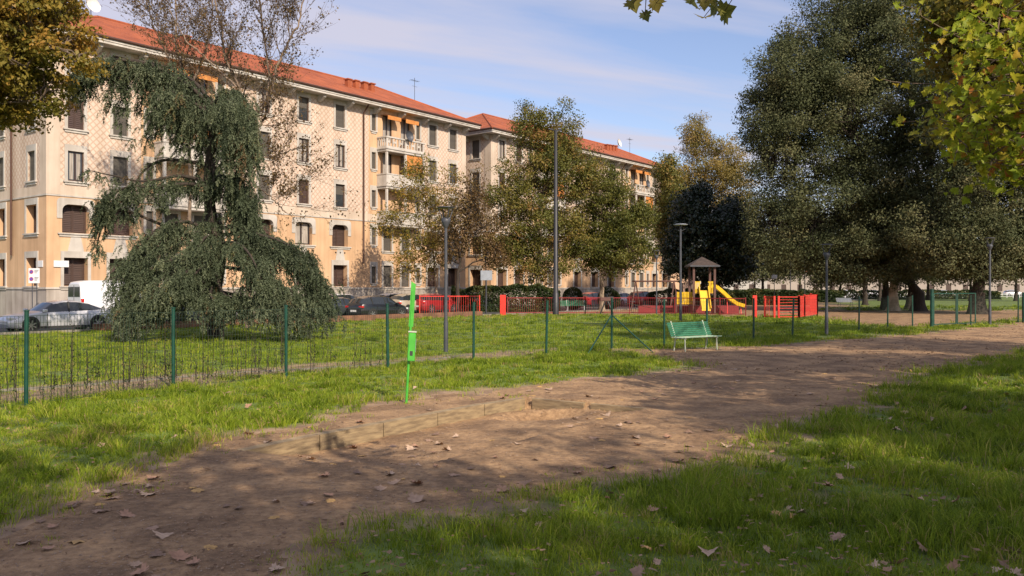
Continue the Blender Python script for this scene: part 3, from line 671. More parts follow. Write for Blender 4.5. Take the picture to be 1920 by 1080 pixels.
def lobe_tree(name, base, lobes, leafm, label, cat='tree', nclump=160, per=90, leaf=.2, cr=.8, trunk_r=.3, bark=None, lean=(0, 0), seed=1, fork=None, twig=True, shell=.45, tone=(.5, .22), group=None, flat=.7, lowz=None, aspect=.62):
    """lobes: list of (dx,dy,z,rx,ry,rz) relative to the base; builds trunk, crown of leaf clumps"""
    g = np.random.default_rng(seed); root = empty(name, (base[0], base[1], 0), 0, label, cat, group)
    lob = np.array(lobes, float); vol = (lob[:, 3]*lob[:, 4]*lob[:, 5])**.72; pk = g.choice(len(lob), nclump, p=vol/vol.sum())
    d = g.normal(size=(nclump, 3)); d /= np.linalg.norm(d, axis=1)[:, None]; rr = g.uniform(0, 1, nclump)**shell
    C = lob[pk, :3]+d*rr[:, None]*lob[pk, 3:6]*(1+g.normal(size=(nclump, 1))*.07)
    if lowz: C[:, 2] = np.maximum(C[:, 2], lowz+g.uniform(0, .6, nclump))
    tb = Tubes(); zt = min(lob[:, 2].max(), np.average(lob[:, 2], weights=vol)+.25*lob[:, 5].max()); fk = fork or max(1.6, (lob[:, 2]-lob[:, 5]).min()+.6)
    tr = Tubes(); top = np.array([lean[0]+np.average(lob[:, 0], weights=vol)*.6, lean[1]+np.average(lob[:, 1], weights=vol)*.6, zt])
    P = np.array([[0, 0, 0], [0, 0, fk*.5], [lean[0]*.3, lean[1]*.3, fk], [*(top[:2]*.6), (fk+zt)/2], top]); 
    tt = np.linspace(0, 4, 17); P = np.stack([np.interp(tt, range(5), P[:, i]) for i in range(3)], 1); P[3:-1, :2] += g.normal(size=(13, 2))*trunk_r*.12
    tr.add(P, trunk_r, trunk_r*.18, 10); fv, ff = flare((0, 0, 0), trunk_r*1.02, trunk_r*3.2, rg=g)
    tr.V.append(fv); tr.F.append(ff+tr.n); tr.n += len(fv)
    limbs = []
    for L in lob:
        zi = np.clip((L[2]-L[5]*.8), fk*.9, zt*.9); k = np.argmin(abs(P[:, 2]-zi)); Q = curve_pts(P[k], L[:3]+g.normal(size=3)*L[3:6]*.2, .10, .035, 9, g)
        tb.add(Q, trunk_r*.42, trunk_r*.10, 6); limbs.append(Q)
    allp = np.concatenate(limbs+[P[6:]])
    for c in C:
        k = np.argmin(((allp-c)**2).sum(1)+np.maximum(0, allp[:, 2]-c[2]+.2)*4); tb.add(curve_pts(allp[k], c, .06, .04, 5, g), max(.02, trunk_r*.10), .008, 4)
    tr.build('trunk', bark or M['bark_plane'], root); tb.build('branches', bark or M['twig'], root)
    cs = cr*g.uniform(.55, 1.35, nclump); ci = np.repeat(np.arange(nclump), np.maximum(6, (per*(cs/cr)**2*g.uniform(.5, 1.3, nclump)).astype(int)))
    off = g.normal(size=(len(ci), 3)); off /= np.linalg.norm(off, axis=1)[:, None]; off *= (g.uniform(0, 1, len(ci))**.5)[:, None]; off[:, 2] *= flat
    pos = C[ci]+off*cs[ci][:, None]; ctone = g.normal(tone[0], tone[1], nclump)
    tint = np.clip(ctone[ci]+g.normal(0, .08, len(ci)), 0, 1)
    ow = off/(np.linalg.norm(off, axis=1)[:, None]+1e-9)*.6+d[pk*0+np.arange(nclump)][ci]*.8+np.array([0, 0, .35])
    V, Fc, T = leaf_quads(pos, leaf, tint, 0, aspect, g, ow)
    link('crown', np_mesh('crown', V, Fc, T), leafm, root)
    return root
def plob(base, Yd, specs):
    """photo-pixel ellipses (px,py,rx,ry,depth offset m, depth radius m) at distance Yd -> lobes"""
    o = []; s = Yd/F
    for (px, py, rx, ry, dd, rd) in specs: 
        Z = Yd+dd; o.append(((px-960)/F*Z-base[0], Z-base[1], CAMH+(540-py)/F*Z, rx*s, rd, ry*s))
    return o

LM = {}
LM['plane_gold'] = leafmat('plane_gold_leaf', [(0, (.07,.08,.015)), (.4, (.19,.17,.03)), (.7, (.30,.22,.04)), (1, (.38,.21,.04))], .4)
LM['plane_mix'] = leafmat('plane_mixed_leaf', [(0, (.065,.085,.02)), (.45, (.155,.16,.035)), (.75, (.25,.20,.05)), (1, (.32,.18,.055))], .4)
LM['green'] = leafmat('green_leaf', [(0, (.035,.055,.015)), (.5, (.075,.115,.028)), (1, (.16,.18,.04))], .35)
LM['brown'] = leafmat('brown_leaf', [(0, (.07,.045,.02)), (.5, (.15,.09,.035)), (1, (.20,.15,.05))], .35)
LM['oak'] = leafmat('dark_oak_leaf', [(0, (.050,.066,.030)), (.45, (.105,.12,.055)), (.8, (.16,.16,.075)), (1, (.23,.20,.095))], .3, .6, .15)
LM['magnolia'] = leafmat('magnolia_leaf', [(0, (.008,.018,.009)), (.6, (.018,.035,.016)), (1, (.04,.06,.025))], .1, .35, .5)
LM['yellow'] = leafmat('yellow_leaf', [(0, (.13,.12,.03)), (.5, (.26,.21,.06)), (1, (.40,.28,.09))], .4)
LM['lime'] = leafmat('lime_leaf', [(0, (.14,.21,.02)), (.5, (.30,.36,.03)), (.85, (.46,.40,.035)), (.95, (.45,.20,.04)), (1, (.42,.16,.05))], .5)
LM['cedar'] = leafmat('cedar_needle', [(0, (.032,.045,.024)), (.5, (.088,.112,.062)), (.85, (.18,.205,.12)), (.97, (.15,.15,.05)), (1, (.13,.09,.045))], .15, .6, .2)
LM['hedge'] = leafmat('hedge_leaf', [(0, (.02,.035,.012)), (.6, (.05,.075,.022)), (1, (.15,.13,.04))], .25)
LM['grass'] = leafmat('grass_blade', [(0, (.085,.14,.010)), (.45, (.24,.33,.022)), (.76, (.37,.42,.04)), (.90, (.46,.40,.11)), (1, (.45,.31,.16))], .45, .55, .25)
LM['litter'] = leafmat('dry_leaf', [(0, (.13,.075,.045)), (.5, (.28,.175,.11)), (1, (.42,.28,.17))], .2, .7)

# ---- street-side row and middle distance
S = lobe_tree
b = G(818, 587); 
S('plane_tree', b, plob(b, b[1], [(775,360,45,50,0,2),(830,400,60,60,-.5,2.5),(740,410,40,40,0,2),(800,460,60,50,0,2.5),(790,320,35,30,0,1.5),(765,500,35,35,0,1.5),(850,340,30,30,0,1.5)]), LM['plane_gold'],
  'slender young plane tree with pale trunk and thin olive gold leaves beside the red railing', nclump=400, per=40, leaf=.17, cr=.72, trunk_r=.13, bark=M['bark_plane'], seed=11, fork=2.6)
b = G(858, 589)
S('purple_plum_tree', b, plob(b, b[1], [(870,400,45,55,0,2),(905,430,45,50,0,2.2),(850,450,50,45,0,2),(890,350,25,40,0,1.4),(925,480,30,35,0,1.6)]), LM['brown'],
  'dark stemmed forked tree with brownish thinning leaves between two plane trees', nclump=380, per=22, leaf=.18, cr=.8, trunk_r=.2, bark=M['bark_dark'], seed=12, fork=2.6)
b = G(1010, 584)
S('plane_tree', b, plob(b, b[1], [(1040,240,55,55,0,2.5),(990,235,30,40,0,2),(1000,320,70,55,0,3),(1060,320,70,60,0,3),(960,380,55,55,0,3),(1040,420,85,60,0,3.5),(955,460,55,50,0,3),(1110,350,45,55,0,2.5),(1010,500,75,35,0,3),(1050,290,60,40,0,2.5)]), LM['plane_mix'],
  'tallest golden green plane tree in the centre, behind the tall dark lamp mast', nclump=760, per=95, leaf=.185, cr=.85, trunk_r=.3, seed=13, fork=3.0)
b = G(1128, 583)
S('plane_tree', b, plob(b, b[1], [(1130,400,60,55,0,3),(1180,430,55,55,0,3),(1110,460,60,50,0,3),(1165,480,65,40,0,3),(1150,350,40,40,0,2.5),(1205,400,30,40,0,2)]), LM['plane_mix'],
  'rounded darker green tree right of the tall lamp mast, over the parked cars', nclump=460, per=110, leaf=.185, cr=.85, trunk_r=.26, seed=14, fork=3.0, tone=(.30, .15))
b = (XZ(1318, 84), 84)
S('magnolia_tree', b, plob(b, b[1], [(1330,440,70,60,0,4),(1300,400,40,50,0,3),(1370,440,45,70,0,3.5),(1285,480,42,50,0,3),(1345,500,70,40,0,4),(1310,370,22,28,0,2)]), LM['magnolia'],
  'dense dark evergreen magnolia standing behind the play tower', nclump=700, per=90, leaf=.28, cr=1.0, trunk_r=.3, bark=M['bark_dark'], seed=15, fork=2.0)
b = (XZ(1300, 118), 118)
S('plane_tree', b, plob(b, b[1], [(1305,260,30,50,0,3),(1340,300,45,55,0,4),(1290,340,45,40,0,4),(1375,330,45,60,0,4),(1350,390,70,50,0,5),(1270,400,35,50,0,4),(1310,430,60,40,0,5)]), LM['yellow'],
  'pale yellow tree rising behind the dark magnolia', nclump=560, per=120, leaf=.24, cr=1.2, trunk_r=.35, bark=M['bark_pale'], seed=16, fork=3.0)
b = (XZ(1255, 100), 100)
S('plane_tree', b, plob(b, b[1], [(1250,320,24,30,0,2.5),(1260,370,35,40,0,3),(1250,430,28,50,0,3)]), LM['plane_mix'],
  'small olive tree between the far end of the block and the yellow tree', nclump=260, per=60, leaf=.27, cr=1.0, trunk_r=.25, seed=17, fork=3.0)
# ---- big dark tree and its neighbours on the right
b = G(1722, 583.5)
S('holm_oak_tree', b, plob(b, b[1], [(1480,130,70,80,0,4),(1450,210,60,80,0,4),(1560,120,100,110,0,5),(1500,200,100,110,0,5),(1640,90,110,110,0,6),(1600,240,140,120,0,6),(1470,300,70,110,0,4),(1700,180,110,130,0,6),(1560,400,140,110,0,6),(1680,400,120,110,0,6),(1455,420,55,80,0,4),(1600,490,140,55,0,6),(1740,300,90,130,0,5),(1620,10,120,60,0,5)]), LM['oak'],
  'huge dark evergreen oak, its round crown filling the right of the sky', nclump=2100, per=190, leaf=.19, cr=1.2, trunk_r=.5, bark=M['bark_dark'], seed=18, fork=3.0, lean=(-3, 0), shell=.33, tone=(.45, .17), lowz=2.3)
b = G(1832, 589)
S('holm_oak_tree', b, plob(b, b[1], [(1830,330,90,110,0,5),(1780,430,90,80,0,5),(1880,430,90,80,0,5),(1900,250,90,110,0,5),(1800,220,80,100,0,5),(1850,120,110,110,0,5),(1960,350,80,160,0,5),(1840,490,120,40,0,5)]), LM['oak'],
  'dark leafy tree with thick black forked trunk beside the park gate', nclump=1250, per=170, leaf=.18, cr=1.1, trunk_r=.55, bark=M['bark_dark'], seed=19, fork=3.4, lean=(1.2, 0), tone=(.5, .18), lowz=2.3)
b = G(1675, 583)
S('plane_tree', b, plob(b, b[1]+2, [(1660,440,60,50,0,3),(1700,400,50,60,0,3)]), LM['plane_mix'],
  'plane tree with pale sunlit flared trunk among the dark oaks', nclump=120, per=60, leaf=.25, cr=.9, trunk_r=.42, bark=M['bark_pale'], seed=20, fork=4.5)
for i, (px, Yd, hy) in enumerate(((1430, 118, 485), (1500, 128, 480), (1575, 135, 490), (1650, 130, 480), (1740, 140, 488), (1820, 135, 480), (1905, 130, 485))):
    b = (XZ(px, Yd), Yd)
    S('park_tree', b, plob(b, Yd, [(px, hy, 45, 38, 0, 4), (px+30, hy+20, 36, 26, 0, 4), (px-34, hy+22, 36, 26, 0, 4)]), LM['oak'], '%s of the row of dark background trees beyond the far lawn, counted from the left' % ['first', 'second', 'third', 'fourth', 'fifth', 'sixth', 'last'][i], nclump=120, per=90, leaf=.32, cr=1.5, trunk_r=.3, bark=M['bark_dark'], seed=130+i, fork=2.4, lowz=2.4)
for i, (px, py, r_, z) in enumerate(((1660, 581, .38, 9), (1708, 580, .42, 9), (1622, 572, .3, 8), (1415, 560, .3, 7), (1500, 562, .28, 8), (1540, 564, .2, 7))):
    b = G(px, py)
    S('oak_tree', b, plob(b, b[1], [(px, 430, 45, 55, 0, 4), (px+25, 480, 50, 35, 0, 4), (px-35, 470, 40, 40, 0, 4)]), LM['oak'],
      ['black trunked tree just left of the pale sunlit plane trunk', 'black trunked tree just right of the pale sunlit plane trunk', 'dark trunked tree in the far lawn beyond the bench', 'far tree behind the magnolia, left of the white board', 'far tree behind the red gate enclosure', 'thin far tree right of the red gate enclosure'][i],
      nclump=260, per=130, leaf=.26, cr=1.3, trunk_r=r_, bark=M['bark_dark'], seed=30+i, fork=3.2, lowz=2.5)
# ---- big leafy crown at the top left, trunk outside the picture
b = (-20.5, 27.5)
S('plane_tree', b, plob(b, 28, [(0,50,95,75,0,3),(-60,150,120,90,0,4),(40,120,70,65,0,2.5),(85,30,60,50,0,2.2),(5,200,50,45,0,2.2),(112,80,42,38,0,1.8),(-40,-40,150,90,0,4),(70,-30,80,50,0,3),(150,110,18,18,0,1),(75,190,25,22,0,1)]), LM['plane_gold'],
  'large golden green plane tree whose crown fills the top left corner', nclump=520, per=85, leaf=.16, cr=.5, trunk_r=.35, seed=40, fork=5.0, tone=(.60, .2))

# ---- near tree on the right: lobed leaves close to the camera
def lobed_leaf(curl=.15, seed=0):
    """outline of a plane leaf, x sideways, y along, unit size"""
    half = [(0, -.48), (.03, -.46), (.06, -.22), (.22, -.34), (.34, -.26), (.30, -.14), (.52, -.10), (.44, .02), (.56, .12), (.30, .12), (.36, .30), (.24, .26), (.16, .34), (.0, .56)]
    pts = half+[(-x, y) for x, y in half[-2:0:-1]]
    P = np.array([(0, 0)]+pts); g = np.random.default_rng(seed)
    z = curl*((P[:, 0]**2)*1.6+(P[:, 1]**2)*g.uniform(-1, 1.4)+g.normal(0, .03, len(P)))
    return np.c_[P, z], np.array([(0, i, i+1 if i < len(pts) else 1) for i in range(1, len(pts)+1)])
def lobed_cloud(C, size, tint, g, droop=.6, curl=.5, face=.5):
    LV, LF = lobed_leaf(curl, 3); n = len(C)
    yv = g.normal(size=(n, 3)); yv[:, 2] -= droop; yv /= np.linalg.norm(yv, axis=1)[:, None]
    nv = g.normal(size=(n, 3)); nv[:, 2] += .8; nv[:, 1] -= face; xv = np.cross(yv, nv); xv /= np.linalg.norm(xv, axis=1)[:, None]; zv = np.cross(xv, yv)
    s = (size*g.uniform(.6, 1.2, n))[:, None, None]
    V = C[:, None]+s*(LV[None, :, 0:1]*xv[:, None]+LV[None, :, 1:2]*yv[:, None]+LV[None, :, 2:3]*zv[:, None])
    Fc = (LF[None]+(np.arange(n)*len(LV))[:, None, None]).reshape(-1, 3)
    return V.reshape(-1, 3), Fc, np.repeat(tint, len(LV))
def near_tree():
    g = np.random.default_rng(55); base = np.array([10.2, 12.5, 0]); root = empty('plane_tree', tuple(base), 0, 'near tree at the right edge with bright yellow green lobed leaves', 'tree')
    tr = Tubes(); P = np.array([[0, 0, 0], [.1, 0, 2], [0, .1, 4], [-.2, .1, 6], [-.3, 0, 9.5]]); tr.add(P, .28, .08, 10); fv, ff = flare((0, 0, 0), .29, 1, rg=g); tr.V.append(fv); tr.F.append(ff+tr.n); tr.n += len(fv); tr.build('trunk', M['bark_plane'], root)
    tb = Tubes(); C = []; 
    ends = []
    for (px, py, Yd) in ((1835,60,12),(1890,20,11),(1815,150,12.5),(1870,110,11.5),(1840,200,12),(1900,180,11),(1780,240,12.8),(1850,250,12),(1905,250,11.5),(1800,265,12.4),(1860,300,11.8),(1765,235,13),(1905,310,11.5),(1775,175,13),(1910,90,11),(1815,285,12.6),(1930,50,11),(1950,200,11.5),(1960,330,12),(1880,150,12.2),(1890,210,12.5),(1830,110,12.6),(1870,60,12),(1850,-30,12),(1780,60,13.5)):
        ends.append(((px-960)/F*Yd, Yd, ZH(py, Yd)))
    ends += [tuple(np.array([13, 13, 8])+g.normal(size=3)*np.array([3, 3, 2.2])) for _ in range(30)]
    for e in ends:
        e = np.array(e)-base; e[2] = max(e[2], CAMH+.11*(e[1]+base[1])); z0 = np.clip(e[2]-.8, 3, 8.5); Q = curve_pts((0, 0, z0), e, .08, .04, 9, g); tb.add(Q, .05, .008, 5)
        for k in range(7):
            q = Q[g.integers(4, 9)]; e2 = q+g.normal(size=3)*np.array([.45, .4, .28])+np.array([0, 0, -.1]); Q2 = curve_pts(q, e2, .05, .05, 5, g); tb.add(Q2, .012, .004, 3)
            for m_ in range(8): C.append(Q2[g.integers(1, 5)]+g.normal(size=3)*.09)
        for m_ in range(26): C.append(Q[g.integers(5, 9)]+g.normal(size=3)*.2)
    C = np.array(C); C = C[(C[:, 2] > CAMH+.085*(C[:, 1]+base[1])+.1*np.sin(C[:, 0]*5))]; V, Fc, T = lobed_cloud(C, .155, np.clip(g.normal(.60, .20, len(C)), 0, 1), g)
    link('crown', np_mesh('crown', V, Fc, T), LM['lime'], root); tb.build('branches', M['twig'], root)
near_tree()
b = (17.8, 24)
S('plane_tree', b, plob(b, 23.5, [(1900,60,120,90,0,3),(1840,30,80,70,0,2.5),(1880,200,90,90,0,3),(1960,150,90,120,0,3),(2050,80,150,150,0,4),(1790,20,60,50,0,2)]), LM['plane_gold'],
  'golden olive plane tree behind the near bright leaves at the upper right', nclump=560, per=100, leaf=.18, cr=.7, trunk_r=.3, seed=42, fork=5.0)

# ---- the trees behind the photographer: real plane trees whose crowns shade the foreground
def shade_tree(x, y, z, r, nz, seed, label, n=130, per=60):
    g = random.Random(seed)
    lobes = [(g.uniform(-.5, .5)*r, g.uniform(-.5, .5)*r, z+g.uniform(-.5, .5)*nz, r*.62, r*.62, nz*.6) for _ in range(6)]
    return S('plane_tree', (x, y), lobes, LM['plane_mix'], label, nclump=n, per=per, leaf=.26, cr=.95, trunk_r=.32, seed=seed, fork=3.4)
SHADES = [(4.6, -6.6, 10, 3.8, 2.6, 'first'), (10.4, -6.0, 10, 4.2, 2.6, 'second'), (13.2, -0.2, 10, 3.0, 2.0, 'sixth'), (15, 1.4, 9, 4.2, 2.6, 'third'), (20.5, 7.5, 10, 5.0, 3, 'fourth'), (25, 15, 11, 5.5, 4.0, 'fifth'), (21, 22.5, 17, 5.5, 4, 'seventh'), (28, 22, 17, 6, 4, 'eighth'), (15.2, 8.6, 10.5, 3.8, 2.4, 'ninth')]
for i, s_ in enumerate(SHADES): shade_tree(*s_[:5], 60+i, '%s of the plane trees standing out of view beside and behind the photographer' % s_[5], 128, 84)
shade_tree(1.2, -8.6, 13, 4.4, 2.2, 90, 'thin crowned plane tree just behind the photographer', 60, 70)

# twig with leaves hanging into the top of the picture, from a tree standing beside the camera
def overhang():
    g = np.random.default_rng(77); root = empty('plane_tree', (4.2, .3, 0), 0, 'plane tree whose leafy twig hangs into the top edge of the sky', 'tree'); base = np.array([4.2, .3, 0])
    tr = Tubes(); tr.add(np.array([[0, 0, 0], [0, .1, 3], [-.1, .1, 6], [-.2, .1, 9]]), .22, .07, 9); tr.build('trunk', M['bark_plane'], root)
    tb = Tubes(); C = []; Yd = 6.0
    for (x0, x1, yy) in ((1195, 1240, 2), (1290, 1385, 14)):
        mid = np.array([XZ((x0+x1)/2, Yd), Yd, ZH(-60, Yd)])-base; Q = curve_pts((0, 0, 5.2), mid, .1, .02, 8, g); tb.add(Q, .03, .008, 5)
        for k in range(5 if x0 < 1250 else 9):
            e = np.array([XZ(x0+(x1-x0)*g.uniform(0, 1), Yd), Yd+g.normal()*.15, ZH(yy+g.uniform(-16, 16), Yd)])-base; tb.add(curve_pts(Q[g.integers(5, 8)], e, .0, .03, 4, g), .006, .003, 3); C.append(e)
        for k in range(10): C.append(mid+g.normal(size=3)*np.array([.25, .2, .1])+np.array([0, 0, .12]))
    C = np.array(C); V, Fc, T = lobed_cloud(C, .15, g.uniform(.1, .9, len(C)), g, .9, .4, 1.8)
    link('crown', np_mesh('crown', V, Fc, T), LM['plane_mix'], root); tb.build('branches', M['twig'], root)
overhang()

# ---- bare plane trees behind the cedar: grown by branching
def bare_tree(base, h, r, seed, label, leaves=.5, stems=1, spread=1.0, bark='bark_bare', levels=4, leafm='brown', stems_px=None):
    g = np.random.default_rng(seed); root = empty('plane_tree', (*base, 0), 0, label, 'tree'); tr = Tubes(); tb = Tubes(); C = []
    def grow(p, d, L, r0, lv, first=False):
        n = max(4, int(L/.5)); P = [p]; dd = d
        for i in range(n):
            dd = dd+g.normal(size=3)*.09+np.array([0, 0, .035]); dd = dd/np.linalg.norm(dd); P.append(P[-1]+dd*L/n)
        P = np.array(P); r1 = r0*(.45 if lv > 0 else .3); (tr if r0 > r*.45 else tb).add(P, r0, r1, 8 if lv == levels else 5 if lv > 1 else 3)
        if lv == 0:
            for k in range(g.poisson(leaves*3)): C.append(P[g.integers(1, len(P))]+g.normal(size=3)*.1)
            return
        nc = {4: 7, 3: 6, 2: 5, 1: 4}[lv]
        for k in range(nc):
            f = g.uniform(.35 if lv == levels else .2, 1.0) if k else 1.0; i = min(len(P)-1, int(f*(len(P)-1)))
            t = P[i]-P[max(i-1, 0)]; t = t/np.linalg.norm(t); s = g.normal(size=3); s -= t*(s@t); s /= np.linalg.norm(s)
            ang = g.uniform(.35, .8)*spread if k else .15; nd = t*math.cos(ang)+s*math.sin(ang); nd[2] += .12
            grow(P[i], nd/np.linalg.norm(nd), L*g.uniform(.42, .66)*(1.15 if k == 0 else 1), max(.008, (r0+(r1-r0)*f)*.62), lv-1)
    if stems_px:
        Yd = base[1]
        for j, st in enumerate(stems_px):
            P = np.array([(XZ(px, Yd)-base[0], (g.normal()*.25 if i_ else 0), max(-.1, ZH(py, Yd))) for i_, (px, py) in enumerate(st)]); t_ = np.linspace(0, len(P)-1, 30); P = np.stack([np.interp(t_, range(len(P)), P[:, c_]) for c_ in range(3)], 1); P[2:-1] += g.normal(size=(27, 3))*.03
            r0 = r*(1 if j == 0 else .6 if j < 3 else .35); tr.add(P, r0, .03, 9, .8)
            for k in range(36 if j < 3 else 18):
                i = int(g.uniform(.30 if j == 0 else .12, 1)*29); t = P[i]-P[i-1]; t = t/np.linalg.norm(t); s_ = g.normal(size=3); s_ -= t*(s_@t); s_ /= np.linalg.norm(s_); nd = t*.62+s_*.75; nd[2] += .25
                grow(P[i], nd/np.linalg.norm(nd), g.uniform(.9, 2.6)*(1 if i > 8 else .7), max(.012, r0*.22), 2)
        stems = 0
    for k in range(stems):
        d = np.array([g.normal()*.1+(k-(stems-1)/2)*.22, g.normal()*.08, 1.0]); grow(np.array([k*.3, 0, -.1]), d/np.linalg.norm(d), h*.52, r, levels)
    tr.build('trunk', M[bark], root); tb.build('branches', M['twig'], root)
    C = np.array(C); V, Fc, T = leaf_quads(C, .12, np.clip(g.normal(.5, .3, len(C)), 0, 1), 0, .7, g)
    link('crown', np_mesh('crown', V, Fc, T), LM[leafm], root)
bare_tree((XZ(466, 42), 42), 20, .13, 21, 'tall nearly bare plane tree with forked pale stems right behind the cedar', 1.1, 2, .8,
    stems_px=[[(464,620),(466,360),(467,267),(457,200),(447,167),(423,107),(417,50),(400,-20),(395,-120)], [(467,290),(480,245),(497,217),(504,133),(492,60),(488,-20),(485,-130)], [(500,200),(520,120),(560,50),(575,-60)], [(466,300),(520,290),(560,275)], [(467,340),(510,370),(540,400)], [(447,167),(400,120),(350,80),(320,20)]])
bare_tree((XZ(345, 47), 47), 18, .11, 24, 'thinner nearly bare plane tree behind the top of the cedar, against the roof', 1.1, 1, .9, leafm='brown',
    stems_px=[[(350,640),(352,300),(350,170),(335,90),(330,0),(325,-80)], [(352,200),(310,110),(280,40),(265,-30)], [(350,180),(385,100),(395,30),(400,-60)]])

# ---- weeping blue cedar
def cedar():
    Yd = 34.8; base = (XZ(405, Yd), Yd); g = np.random.default_rng(5)
    root = empty('weeping_cedar', (*base, 0), 0, 'large weeping blue cedar with curtains of hanging foliage on the lawn', 'tree')
    tr = Tubes(); s = Yd/F
    def W(px, py, d=0): return np.array([(px-960)*s*(1+d/Yd)-base[0], d, CAMH+(540-py)*s*(1+d/Yd)])
    def path(pts, n=24):
        P = np.array([W(*p) for p in pts]); t = np.linspace(0, len(P)-1, n); i = np.clip(t.astype(int), 0, len(P)-2); f = t-i
        # Catmull-Rom
        Pm = P[np.clip(i-1, 0, len(P)-1)]; P0 = P[i]; P1 = P[i+1]; P2 = P[np.clip(i+2, 0, len(P)-1)]; f = f[:, None]
        return .5*((2*P0)+(-Pm+P1)*f+(2*Pm-5*P0+4*P1-P2)*f**2+(-Pm+3*P0-3*P1+P2)*f**3)
    tr.add(path([(405,632),(400,560),(412,470),(395,400),(392,320),(400,240),(395,185)]), .34, .12, 10)
    V = []; Fs = []; T = []; st = Tubes()
    # limbs: points (px,py,depth), drop min,max (m), strands, lateral scatter (m), start/end fraction
    limbs = [   # points (px,py,depth), drop min,max (m), strands, scatter (m)
     ([(398,200,0),(350,158,0),(280,122,0),(215,113,-.2),(168,128,-.4),(148,160,-.5)], .3, 1.7, 190, .34),
     ([(398,200,0),(350,158,0),(280,120,0),(215,112,-.2),(168,126,-.4),(147,158,-.5)], .2, .8, 120, .28),
     ([(398,195,0),(360,150,.2),(310,125,.3),(270,115,.3)], .4, 1.6, 110, .4),
     ([(396,210,0),(330,160,.3),(270,135,.5),(240,140,.6)], 2.4, 4.3, 46, .45),
     ([(396,215,0),(350,185,-.5),(320,170,-.8)], 1.5, 3.4, 60, .35),
     ([(398,205,0),(420,170,0),(445,185,0),(455,230,0),(460,270,0)], 1.2, 3.3, 150, .35),
     ([(398,230,0),(420,190,-.8),(440,200,-1.2),(450,250,-1.4)], 1.2, 3.6, 150, .4),
     ([(396,250,0),(375,185,.5),(345,175,.8)], 1.2, 3.4, 120, .4),
     ([(396,345,0),(340,330,-.5),(270,340,-.8),(215,330,-.9),(160,318,-1)], .1, .45, 44, .12),
     ([(396,350,0),(350,345,-.6),(290,350,-.9),(235,352,-1),(208,372,-1),(200,395,-1)], .5, 2.0, 120, .36),
     ([(396,360,0),(365,335,.4),(335,345,.6)], .5, 1.3, 40, .3),
     ([(398,340,0),(420,330,.2),(440,345,.2),(455,370,.2)], .9, 2.8, 90, .4),
     ([(398,370,0),(435,335,-.6),(462,368,-.9),(474,420,-1),(480,455,-1)], 1.2, 3.2, 170, .38),
     ([(400,440,0),(350,416,-1),(295,430,-1.8),(262,468,-2.2),(238,500,-2.4)], .6, 1.7, 150, .4),
     ([(395,450,0),(340,440,1.2),(290,470,2),(256,505,2.2),(236,545,2.3)], .6, 2.2, 80, .5),
     ([(400,480,0),(345,482,-1.6),(290,500,-2.4),(252,535,-2.8),(226,572,-3)], .6, 1.6, 150, .4),
     ([(395,500,0),(360,505,-2.4),(330,525,-3.2),(310,555,-3.5)], .6, 1.5, 85, .4),
     ([(398,530,0),(340,548,-2),(285,566,-3),(243,590,-3.4)], .5, 1.35, 170, .42),
     ([(405,430,0),(445,425,-1),(485,440,-1.6),(520,450,-1.8),(560,475,-2),(588,525,-2.1),(602,575,-2.2)], .7, 2.3, 200, .38),
     ([(405,440,0),(470,440,.8),(540,458,1.5),(580,500,1.8),(602,560,1.8)], .7, 2.3, 100, .45),
     ([(400,460,0),(440,455,-1.8),(470,480,-3),(492,530,-3.4)], .7, 1.8, 120, .4),
     ([(400,500,0),(450,505,-2),(510,525,-3),(565,558,-3)], .6, 1.6, 150, .4),
     ([(400,545,0),(450,555,-2.4),(510,570,-3.3),(565,592,-3.2)], .5, 1.3, 170, .42),
     ([(400,450,0),(385,445,-1.4),(365,475,-2.4)], .6, 1.8, 90, .4),
     ([(395,470,0),(380,500,-2.2),(350,525,-3.2)], .7, 1.7, 90, .45),
     ([(402,480,0),(415,545,-2.2),(445,560,-3.2)], .6, 1.5, 80, .4),
     ([(400,520,0),(395,550,-2.6),(400,562,-3.4)], .5, 1.4, 80, .5),
     ([(398,300,0),(402,330,-.6),(395,370,-.8),(400,420,-.9)], .5, 1.6, 70, .3),
     ([(396,310,0),(310,300,.3),(262,330,.3),(240,400,.3)], .2, .8, 30, .25),
     ([(396,460,0),(300,420,-.4),(225,395,-.8),(190,430,-1),(180,480,-1)], .1, .6, 44, .16),
    ]
    def gap(px, py): return (((px-432)/27)**2+((py-520)/36)**2 < 1) or (((px-290)/12)**2+((py-408)/34)**2 < 1) or (((px-395)/20)**2+((py-392)/26)**2 < 1) or (((px-345)/16)**2+((py-385)/26)**2 < 1) or (((px-500)/16)**2+((py-400)/46)**2 < 1) or (((px-318)/9)**2+((py-290)/45)**2 < 1) or (((px-262)/10)**2+((py-250)/40)**2 < 1)
    P_all = []; D_all = []; TT = []
